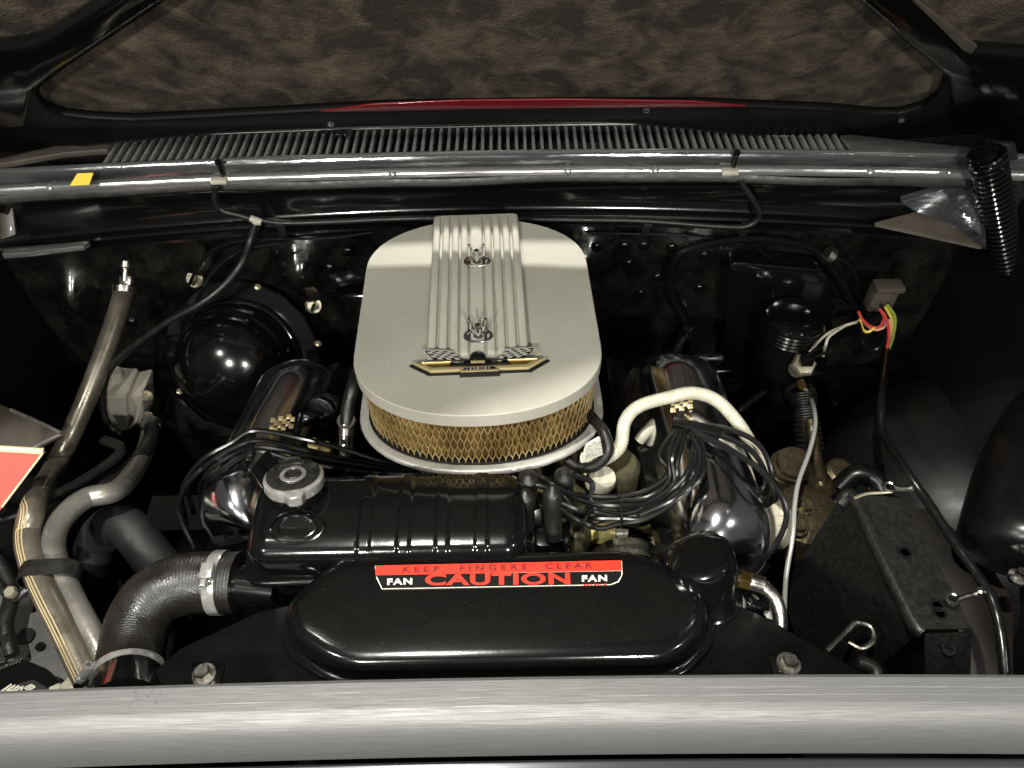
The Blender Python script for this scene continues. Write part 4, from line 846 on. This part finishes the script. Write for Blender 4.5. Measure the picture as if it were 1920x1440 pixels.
for px, py, s in ((128, 1282, .010), (148, 1276, .009), (142, 1288, .009), (104, 1292, .008), (122, 1296, .007)):
    obj('connector', xf(box(s*1.6, s*1.1, s, .002), Matrix.Translation(w(px, py, .71)) @ Euler((random.random(), random.random()*.6, random.random()*2)).to_matrix().to_4x4()), 'cream_plastic', cn)
tag(obj('cable_bundle', join(tube([w(-30, 1010, .72), w(20, 1100, .70), w(10, 1170, .70), w(22, 1230, .69)], .010, 10), tube([w(-10, 1090, .71), w(25, 1120, .71), w(55, 1105, .71)], .006, 8), tube([w(0, 1175, .70), w(14, 1200, .70), (w(4, 1240, .69))], .006, 8)), 'rubber'), 'tangled black cables hanging beside the grey apron', 'cable')
cbl = tag(obj('cable_bolt', xf(hexhead(.008, .009), axis(w(24, 1112, .72), (0, -.2, 1))), 'zinc'), 'small zinc bolt on the black cables by the apron', 'bolt')
tag(obj('battery_cable', tube([w(-40, 985, .73), w(30, 965, .73), w(80, 940, .72), w(150, 905, .70), w(215, 860, .68), w(225, 838, .67), w(195, 826, .66)], .008, 10), 'rubber'), 'black battery cable looping behind the striped hose', 'cable')
tag(obj('return_hose', tube([w(130, 930, .68), w(200, 905, .66), w(250, 870, .63), w(280, 830, .60), w(285, 800, .60)], .013, 12), 'rubber'), 'black hose running back beneath the plain grey hose', 'hose')
# left and right inner fenders (dark walls of the bay)
for s, lab in ((-1, 'dark inner fender wall on the battery side of the bay'), (1, 'dark inner fender wall on the brake cylinder side of the bay')):
    x = XC+s*.86; rows = []
    for i in range(25):
        y = -.5+.95*i/24; bulge = .16*math.exp(-((y-.10)/.20)**2)
        rows.append([Vector((x-s*(bulge*k), y, z)) for z, k in ((.05, .3), (.30, .9), (.45, 1), (.55, .92), (.64, .6), (.70, .2), (.74, 0), (.90, 0), (.93, -.2))])
    tag(obj('inner_fender', strip(rows), 'fender_dark', None, 60), lab, 'fender')
# right: wheelhouse dome, tank-like canister and fender shelf
wh_ = thing('wheelhouse', w(1790, 900, .5), 'black rounded wheelhouse dome with a pressed lens shape behind the loom', 'wheelhouse')
cw = w(1840, 950, .45); rg = []
for i in range(19):
    a = R_(2+i*4.8); rg.append([cw+Vector((.30*math.cos(a)**.9*math.cos(t), .27*math.cos(a)**.9*math.sin(t), .24*math.sin(a)-.02)) for t in [2*math.pi*k/56 for k in range(56)]])
obj('dome', loft(rg), 'wheel_black', wh_, 80)
obj('pressing', xf(torus(.05, .005, 36, 8), Matrix.Translation(w(1895, 775, .66)) @ Matrix.Rotation(R_(-25), 4, 'Y') @ Matrix.Rotation(R_(20), 4, 'X') @ Matrix.Diagonal((1, .6, 1, 1))), 'gloss_black', wh_)
vc = thing('vacuum_tank', w(1900, 1090, .55), 'dark cylindrical tank at the edge of the bay beside the loom', 'tank')
obj('shell', tube([w(2000, 780, .70), w(1945, 890, .70), w(1915, 1010, .69), w(1908, 1065, .68)], .078, 28, rf=lambda s, t: 1 if s < t*.9 else math.sqrt(max(.2, 1-((s/t-.9)*9)**2))), 'satin_black', vc)
obj('foot', xf(lathe([(.012, 0), (.012, .006), (.006, .008), (.006, .02)], 14), Matrix.Translation(w(1905, 1085, .70))), 'steel', vc)
tag(obj('splash_panel', prism([w(1690, 950, .60), w(1800, 960, .60), w(1900, 1130, .58), w(1900, 1330, .56), w(1820, 1330, .56), w(1790, 1130, .58)], (0, 0, -.004), .001), 'splash_brown'), 'brown tinted splash panel seen below the wiring loom', 'panel')
tag(obj('frame_tube', tube([w(1575, 915, .66), w(1605, 890, .68), w(1640, 900, .68), w(1655, 940, .66)], .016, 16), 'satin_black'), 'dark curved tube emerging behind the shield bracket', 'tube')
